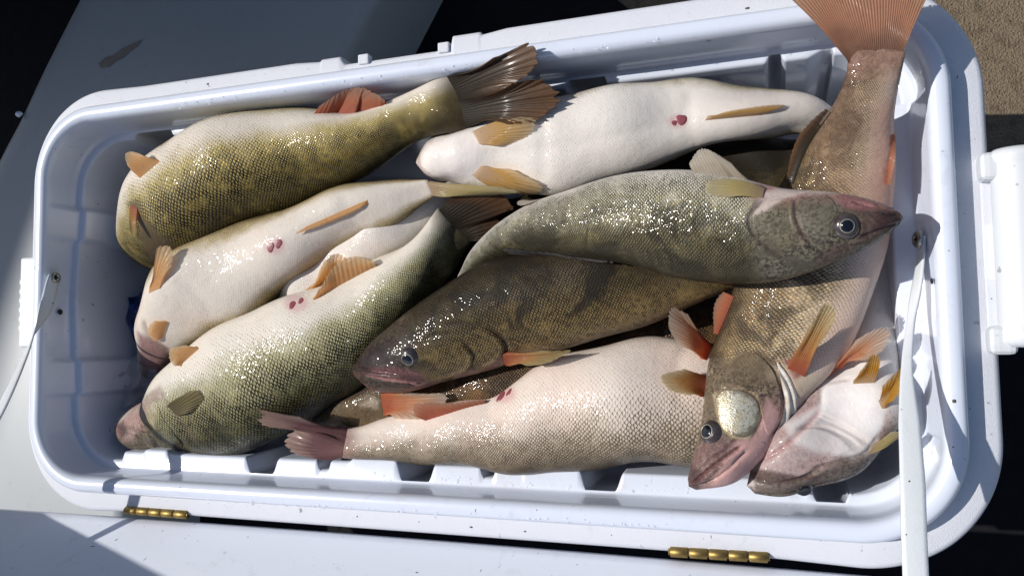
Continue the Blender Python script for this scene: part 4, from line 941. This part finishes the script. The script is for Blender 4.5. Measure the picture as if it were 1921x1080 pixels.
M['cheek_silver'].node_tree.nodes['Principled BSDF'].inputs['Coat Weight'].default_value = .2
E.patch("cheek_plate", [(1342, 744), (1356, 731), (1386, 730), (1412, 742), (1426, 766), (1422, 790), (1404, 819), (1372, 816), (1352, 798), (1345, 770)], .0014, 'cheek_silver', soft=.9, label="shiny silver cheek plate")
E.patch("gill_membrane", [(1458, 678), (1474, 696), (1492, 730), (1497, 768), (1486, 794), (1466, 822), (1456, 822), (1468, 790), (1475, 750), (1468, 712)], .0022, 'membrane', ridges=(1380, 760, 12))
E.patch("lower_jaw", [(1318, 914), (1340, 890), (1376, 855), (1410, 830), (1436, 828), (1424, 862), (1398, 890), (1366, 908), (1336, 916)], .0014, 'skin', soft=.9)
E.eye((1331, 810), .0094, look=(-.15, 0, .15), pr=.56)
E.fin("pectoral_fin", [(1478, 688), (1510, 704)], [(1526, 580), (1546, 565), (1562, 574), (1561, 604)], 'amber', .028, 13)
E.fin("pelvic_fin", [(1562, 712), (1592, 706)], [(1622, 613), (1650, 609), (1670, 614), (1664, 645), (1640, 672)], 'redtip', .014, 13)
E.fin("anal_fin", [(1668, 346), (1672, 254)], [(1672, 348), (1679, 300), (1684, 250)], 'red', .004, 12)
E.fin("spiny_dorsal_fin", [(1378, 556), (1348, 628)], [(1352, 545), (1336, 588), (1334, 622)], 'red', -.02, 9)
E.fin("soft_dorsal_fin", [(1560, 212), (1512, 282), (1486, 345)], [(1546, 204), (1494, 262), (1470, 335)], 'dark', -.012, 14)
E.fin("tail_fin", [(1588, 128), (1645, 124), (1692, 132)], [(1478, -6), (1515, -62), (1610, -52), (1695, -64), (1740, -6)], 'tail', (.016, .012), 44, rnd=0, curl=.015, sink=.005)

A.crease([(300, 262), (330, 300), (340, 360)], .0010, 14)
A.crease([(770, 190), (760, 225), (772, 262)], .0012, 12)
G.crease([(1290, 640), (1270, 700), (1284, 770)], .0012, 14)
G.crease([(930, 728), (915, 765), (925, 820)], .0010, 16)
B.crease([(1010, 190), (1020, 265), (1015, 350)], .0014, 14); B.crease([(1300, 165), (1290, 220), (1305, 275)], .0010, 14)
B.crease([(900, 292), (1000, 282), (1120, 262), (1250, 232)], .0008, 12)
Hf.crease([(330, 520), (370, 550), (395, 592)], .0010, 12); Hf.crease([(640, 356), (655, 400), (690, 445)], .0010, 14)
C.crease([(1404, 375), (1360, 420), (1340, 480)], .0010, 16); C.crease([(980, 410), (1060, 415), (1160, 402), (1400, 400)], .0006, 7)
D.crease([(960, 520), (1060, 515), (1200, 520)], .0006, 7); E.crease([(1428, 620), (1440, 560), (1470, 470), (1530, 330)], .0006, 6, (.10, .08, .05), .35)
E.crease([(1590, 130), (1640, 140), (1690, 136)], .0010, 10)
# --- K, L, Mm: fish glimpsed below
K = Fish("brown scaly fish under the chin of the dark fish with an orange fin showing", [
    (588, 782, 592, 800, -.095, .8), (630, 742, 640, 814, -.086, .8), (710, 700, 712, 830, -.078, .75), (850, 650, 852, 800, -.074, .7), (1000, 630, 1000, 790, -.074, .7), (1140, 600, 1150, 740, -.085, .7), (1260, 590, 1270, 680, -.095, .6)], 40, M['brown'], nr=110, nc=90)
K.fin("pectoral_fin", [(715, 738), (722, 780)], [(790, 728), (845, 742), (842, 758), (745, 784)], 'redtip', .018, 14, label="orange pectoral fin")
K.paint([(600, 785), (640, 755), (690, 738), (716, 745), (718, 790), (690, 812), (640, 812)], (.13, .095, .05), .8, 14)
K.paint([(672, 762), (700, 742), (712, 752), (706, 768), (694, 764)], (.5, .43, .33), .7, 8)  # pale glint put into the head colour
Lf = Fish("dark backed fish in the shaded gap behind the grey fish", [
    (1150, 290, 1150, 330, -.12, .8), (1220, 268, 1220, 390, -.11, .75), (1320, 250, 1320, 390, -.105, .7), (1420, 248, 1420, 380, -.105, .7), (1510, 262, 1510, 360, -.11, .7), (1580, 280, 1580, 340, -.12, .6)], 60, M['dark'], nr=90, nc=72)
Mf = Fish("brown fish deep under the dark fish beside the orange fins", [
    (1420, 560, 1430, 640, -.13, .8), (1320, 530, 1330, 680, -.115, .75), (1220, 540, 1230, 700, -.112, .7), (1100, 560, 1110, 700, -.118, .7), (960, 560, 970, 660, -.13, .6)], 60, M['brown'], nr=90, nc=72)
Nf = Fish("dark fish at the bottom of the gap left of the dark fish's head", [
    (420, 560, 430, 640, -.17, .8), (540, 520, 560, 680, -.155, .75), (660, 480, 690, 690, -.15, .72), (800, 430, 830, 620, -.15, .7), (940, 380, 960, 520, -.155, .7), (1080, 330, 1090, 420, -.16, .6)], 90, M['dark'], nr=90, nc=72)

# ------------------------------------------------------------------ scraps of plastic bag by the left wall
def bag(name, outline, z0, z1, mat, label, seed):
    rg = np.random.default_rng(seed); n = 18
    a, b, c, d = [np.array(q, float) for q in outline]
    g = np.zeros((n, n, 3)); ph = rg.random(8) * 6
    for i in range(n):
        for j in range(n):
            u, v = i / (n - 1), j / (n - 1)
            q = (a * (1 - u) + b * u) * (1 - v) + (d * (1 - u) + c * u) * v
            z = z0 + (z1 - z0) * u + .006 * math.sin(9 * u + 5 * v + ph[0]) + .004 * math.sin(14 * v - 6 * u + ph[1])
            g[i, j] = P(q[0] + 5 * math.sin(7 * v + ph[2]), q[1] + 5 * math.sin(8 * u + ph[3]), z)
    o = gridmesh(name, g, M[mat]); o["label"] = label; o["category"] = "plastic bag"
    sm = o.modifiers.new("thickness", 'SOLIDIFY'); sm.thickness = .0004
    return o
bag("plastic_bag", [(236, 560), (300, 520), (310, 640), (246, 640)], -.10, -.12, 'bluebag', "scrap of dark blue plastic bag tucked between left wall and fish", 1)
bag("plastic_bag", [(226, 700), (280, 650), (300, 740), (236, 760)], -.10, -.11, 'clearbag', "crumpled clear plastic bag by the olive fish's snout", 2)

# beads of meltwater on the rim and the moulded blocks
w_ = N("meltwater"); w_.P(Base_Color=(.9, .93, 1), Roughness=.03, Alpha=.35); w_.b.inputs["Coat Weight"].default_value = 1.0
bm = bmesh.new()
def bead(p, r):
    bmesh.ops.create_uvsphere(bm, u_segments=8, v_segments=5, radius=1, matrix=Matrix.Translation(Vector(p)) @ Matrix.Diagonal((r * (.8 + .5 * random.random()), r * (.8 + .5 * random.random()), r * .4, 1)))
for _ in range(150):
    x = random.choice((random.uniform(530, 590), random.uniform(640, 740), random.uniform(825, 890), random.uniform(940, 1080), random.uniform(1180, 1300))); y = 866 + (x - 300) * .045 + random.uniform(2, 24); bead(P(x, y, -.0512), random.choice((.0006, .0008, .001, .0016)))
for _ in range(70):
    x = random.uniform(260, 1250); y = 925 + (x - 260) * .052 + random.uniform(4, 14); bead(P(x, y, .0003), random.choice((.0005, .0007, .001)))
for _ in range(60):
    x = random.uniform(300, 1300); y = 196 - (x - 300) * .137 + random.uniform(2, 14); bead(P(x, y, .0002), random.choice((.0005, .0007, .001)))
wd_ = bmobj("water_droplets", bm, w_.m, smooth=True); wd_["kind"] = "stuff"; wd_["label"] = "fine beads of meltwater on the white cooler rim"; wd_["category"] = "water"

# specks, hairs and scales of dirt lying on the plastic
bpy.context.view_layer.update(); DG = bpy.context.evaluated_depsgraph_get()
bm = bmesh.new()
def speck(px, py, r, el=1.0, ang=0.0):
    r *= .62
    ok, loc, nrm, _, ob, _ = S.ray_cast(DG, Vector(CAM), Vector(ray(px, py)))
    if not ok or ob.name.split('.')[0] not in ("liner", "shell", "lid", "handle", "strap", "handle_mount"): return
    m = nrm.to_track_quat('Z', 'Y').to_matrix().to_4x4(); m.translation = loc
    bmesh.ops.create_icosphere(bm, subdivisions=1, radius=1, matrix=m @ Matrix.Rotation(ang, 4, 'Z') @ Matrix.Diagonal((r * el, r, r * .35, 1)))
for a_ in ((174, 571, .0012, 3.5, .9), (243, 330, .0020), (153, 291, .0013), (240, 335, .0012), (246, 497, .0012), (163, 482, .0010), (206, 806, .0008, 7, -.4), (222, 815, .0007, 6, -.5), (87, 626, .0009), (390, 158, .0022, 1.4), (392, 162, .0014),
           (805, 99, .0018, 2), (815, 98, .0012), (1520, 76, .0014), (1530, 74, .0012), (1402, 16, .0020, 2), (892, 957, .0007, 5, 1.3), (1007, 956, .0010), (670, 968, .0015), (786, 978, .0012), (884, 988, .0016, 2), (985, 996, .0013, 2), (1147, 1003, .0010), (190, 924, .0011), (218, 1012, .0010, 4, .7),
           (355, 1004, .0008), (174, 1024, .0009, 7, .1), (272, 1048, .0007, 6, 1.1), (782, 1073, .0010, 3), (645, 1060, .0006), (1380, 940, .0012), (1790, 752, .0028), (1788, 838, .0012), (1700, 1002, .0010), (1706, 902, .0013), (1780, 470, .0010), (1745, 340, .0009), (1860, 560, .0010), (1850, 470, .0010)):
    speck(*a_)
for _ in range(80):
    speck(random.uniform(60, 1870), random.choice((random.uniform(930, 1070), random.uniform(10, 230), random.uniform(250, 820))), random.choice((.0003, .0004, .0005, .0007)), random.choice((1, 1, 2, 4)), random.random() * 3)
ds_ = bmobj("dirt_specks", bm, M['speck'], smooth=True); ds_["kind"] = "stuff"; ds_["label"] = "tiny dark specks of dirt scattered over the white cooler plastic"; ds_["category"] = "dirt"

# dead mayfly on the lid
hit = ha + ex * (wx(1125, 1068, -.02) - ha[0]) / ex[0]
q = P(1122, 1069, -.017); bm = bmesh.new(); bmesh.ops.create_uvsphere(bm, u_segments=10, v_segments=6, radius=1)
bm.transform(Matrix.Translation(Vector(q)) @ Matrix.Diagonal((.0055, .0016, .0014, 1)))
fly = bmobj("mayfly", bm, M['insect'], smooth=True); fly["label"] = "tiny dead brown mayfly lying on the open lid"; fly["category"] = "insect"
